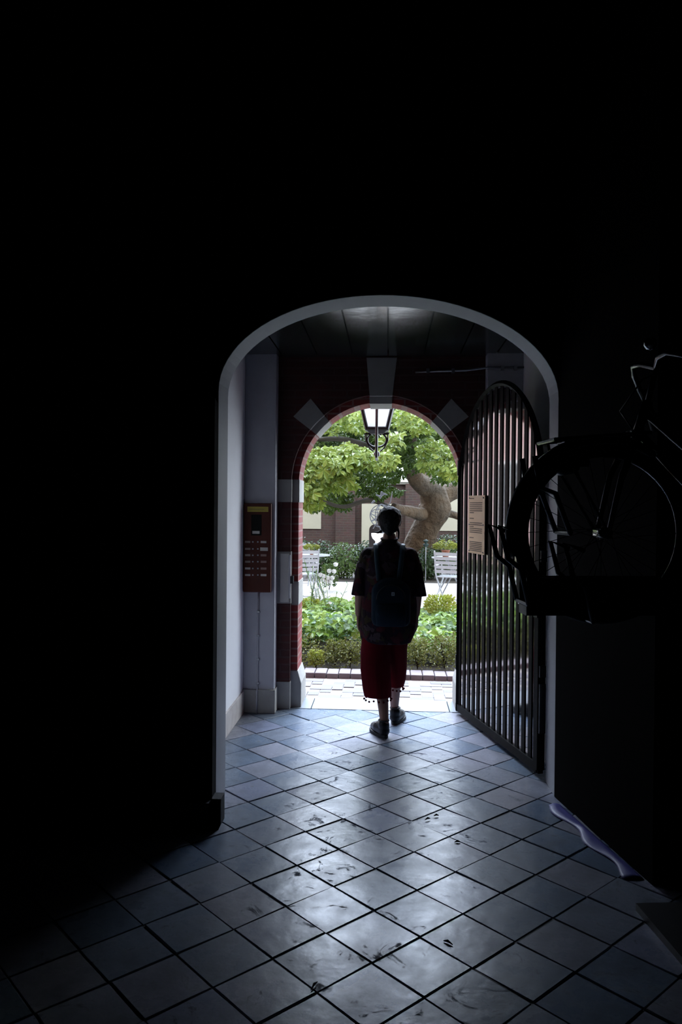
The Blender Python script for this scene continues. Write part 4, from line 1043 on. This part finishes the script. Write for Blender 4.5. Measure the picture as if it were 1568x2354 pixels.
def bistro_table(name, loc, lb):
    o = empty(name, loc, .1, lb, 'table', 'round folding tables in the gravel court')
    mb = MB(); n_ = 28; prism(mb, [(.38*math.cos(q*2*PI/n_), .38*math.sin(q*2*PI/n_)) for q in range(n_)], .715, .735); mb.build('table_top', M_furn, o)
    for s in (-1, 1):
        MB().tube([(s*.26, -.2, .0), (-s*.12, -.12, .715)], .013, 8).build('leg', M_furn2, o)
        MB().tube([(s*.26, .2, .0), (-s*.12, .12, .715)], .013, 8).build('leg', M_furn2, o)
    MB().tube([(0, -.16, .4), (0, .16, .4)], .01, 6).build('crossbar', M_furn2, o); return o
tl = floor_pt(722, 1372); tr = floor_pt(1022, 1374)
bistro_table('bistro_table', (at(712, 1340, 14.2).x, 14.2, 0), 'pale round folding table at left of the gravel court')
bistro_table('bistro_table', (at(1040, 1340, 13.9).x, 13.9, 0), 'pale round folding table at right holding the potted plant')
slat_chair('folding_chair', (at(698, 1340, 13.3).x, 13.3, 0), PI+.35, 'pale slatted folding chair in front of the left table')
slat_chair('folding_chair', (at(1036, 1340, 13.2).x, 13.2, 0), PI-.4, 'pale slatted folding chair in front of the right table')
slat_chair('folding_chair', (at(690, 1340, 15.1).x, 15.1, 0), .2, 'pale slatted chair behind the left table partly hidden by jamb')
M_terra = mat('terracotta', (.20, .07, .035), .7)
for nm, (px, Y), lb in (('potted_plant', (1024, 13.85), 'terracotta pot of yellow-green leaves on the right table'), ('potted_plant', (716, 14.15), 'small pot of yellow-green leaves on the left table')):
    x = at(px, 1340, Y).x; o = empty(nm, (x, Y, .735), 0, lb, 'potted plant'); big = px > 800
    s = 1.0 if big else .6
    mb = MB(); mb.rings([(0, 0, 0, .05*s, .05*s), (0, 0, .1*s, .07*s, .07*s), (0, 0, .12*s, .078*s, .078*s), (0, 0, .135*s, .078*s, .078*s)], 20); mb.build('pot', M_terra, o)
    mb = MB()
    for _ in range(420 if big else 160):
        a = rg.random()*6.28; r_ = .2*s*math.sqrt(rg.random()); z = .14*s+.17*s*rg.random()*(1.1-r_/.3)
        leaflet(mb, Vector((r_*math.cos(a), r_*math.sin(a)*.7, z)), Vector((math.cos(a), math.sin(a), .5)).normalized(), Vector((0, -.4, 1)), .06, .03)
    mb.build('foliage', M_lime, o)
# armillary sphere on its pedestal
AY = 13.0; ac = at(877, 1186, AY); arm_ = empty('armillary_sphere', (ac.x, AY, 1.19), 0, 'grey metal armillary sphere on the white pedestal behind the head of the person', 'sculpture')
M_zinc = mat('zinc_metal', (.10, .11, .135), .6, metal=.0, bump=(30, .2))
R_ = .205; cz_ = ac.z-1.19
def ring(name, R, rot, wd=.012):
    P = [Vector((R*math.cos(a*PI/20), 0, R*math.sin(a*PI/20))) for a in range(40)]; mt = Matrix.Rotation(rot[2], 3, 'Z') @ Matrix.Rotation(rot[1], 3, 'Y') @ Matrix.Rotation(rot[0], 3, 'X')
    MB().tube([mt @ p+Vector((0, 0, cz_)) for p in P], wd, 6, closed=True).build(name, M_zinc, arm_, smooth=True)
for r3 in ((0, 0, 0), (0, 0, 1.2), (0, 0, -1.0), (1.35, .3, 0), (1.5, -.5, 0), (1.1, .5, .4)): ring('ring', R_*rl.uniform(.9, 1), r3, .008)
MB().tube([(-.14, 0, cz_-.22), (.15, 0, cz_+.24), (.18, 0, cz_+.42)], .008, 6).build('arrow_shaft', M_zinc, arm_)
mb = MB(); mb.cap((-.02, 0, cz_+.30), .012, (-.0, 0, cz_+.4), .02); mb.tube([(-.1, 0, cz_+.36), (-.03, 0, cz_+.33), (.04, 0, cz_+.38), (.1, 0, cz_+.36)], [.01, .022, .022, .006], 6); mb.cap((-.16, 0, cz_+.22), .015, (-.13, 0, cz_+.25), .02); mb.build('figure', M_zinc, arm_)
mb = MB(); mb.rings([(0, 0, 0, .05, .05), (0, 0, .03, .05, .05), (0, 0, .05, .02, .02), (0, 0, .09, .03, .03), (0, 0, .12, .015, .015), (0, 0, cz_-R_+.01, .02, .02)], 14); mb.build('stem', M_zinc, arm_, smooth=True)
pdm = MB(); pdm.rings([(0, 0, 0, .22, .22), (0, 0, .08, .22, .22), (0, 0, .1, .16, .16), (0, 0, .9, .12, .12), (0, 0, 1.05, .10, .10), (0, 0, 1.1, .15, .15), (0, 0, 1.15, .17, .17), (0, 0, 1.19, .17, .17)], 24)
po = pdm.build('pedestal', mat('white_stone', (.82, .82, .8), .6), loc=(ac.x, AY, 0)); tag(po, 'white stone pedestal under the armillary sphere in the gravel court', 'pedestal')
# dark round-topped panel standing left of it
dp_ = at(862, 1240, 15.6)
mb = MB(); n_ = 12; P = [(-.12, .3), (.12, .3)]+[(.12*math.cos(q*PI/n_), 1.16+.12*math.sin(q*PI/n_)) for q in range(n_+1)]
m_ = len(P); mb.add([(x, -.02, z) for x, z in P]+[(x, .02, z) for x, z in P], [tuple(range(m_)), tuple(range(m_, 2*m_))[::-1]]+[(i+m_, (i+1) % m_+m_, (i+1) % m_, i) for i in range(m_)])
gp = mb.build('garden_board', M_black, loc=(dp_.x, 15.6, 0)); tag(gp, 'dark round-topped board standing beside the white pedestal', 'board')
for s in (-1, 1): MB().tube([(s*.1, 0, 0), (s*.1, 0, .35)], .012, 6).build('leg', M_black, gp)
# stake light at right
sp_ = at(979, 1260, 16.9); st = empty('stake_lamp', (sp_.x, 16.9, 0), 0, 'dark green garden lamp on a thin pale stake right of the person', 'garden lamp')
MB().tube([(0, 0, 0), (0, 0, .8)], .009, 6).build('stake', M_furn, st); mb = MB(); mb.rings([(0, 0, .76, .04, .04), (0, 0, .82, .07, .07), (0, 0, .84, .02, .02), (0, 0, .90, .06, .06), (0, 0, .93, .01, .01)], 12); mb.build('lamp_head', mat('dark_green_metal', (.006, .022, .018), .6), st)
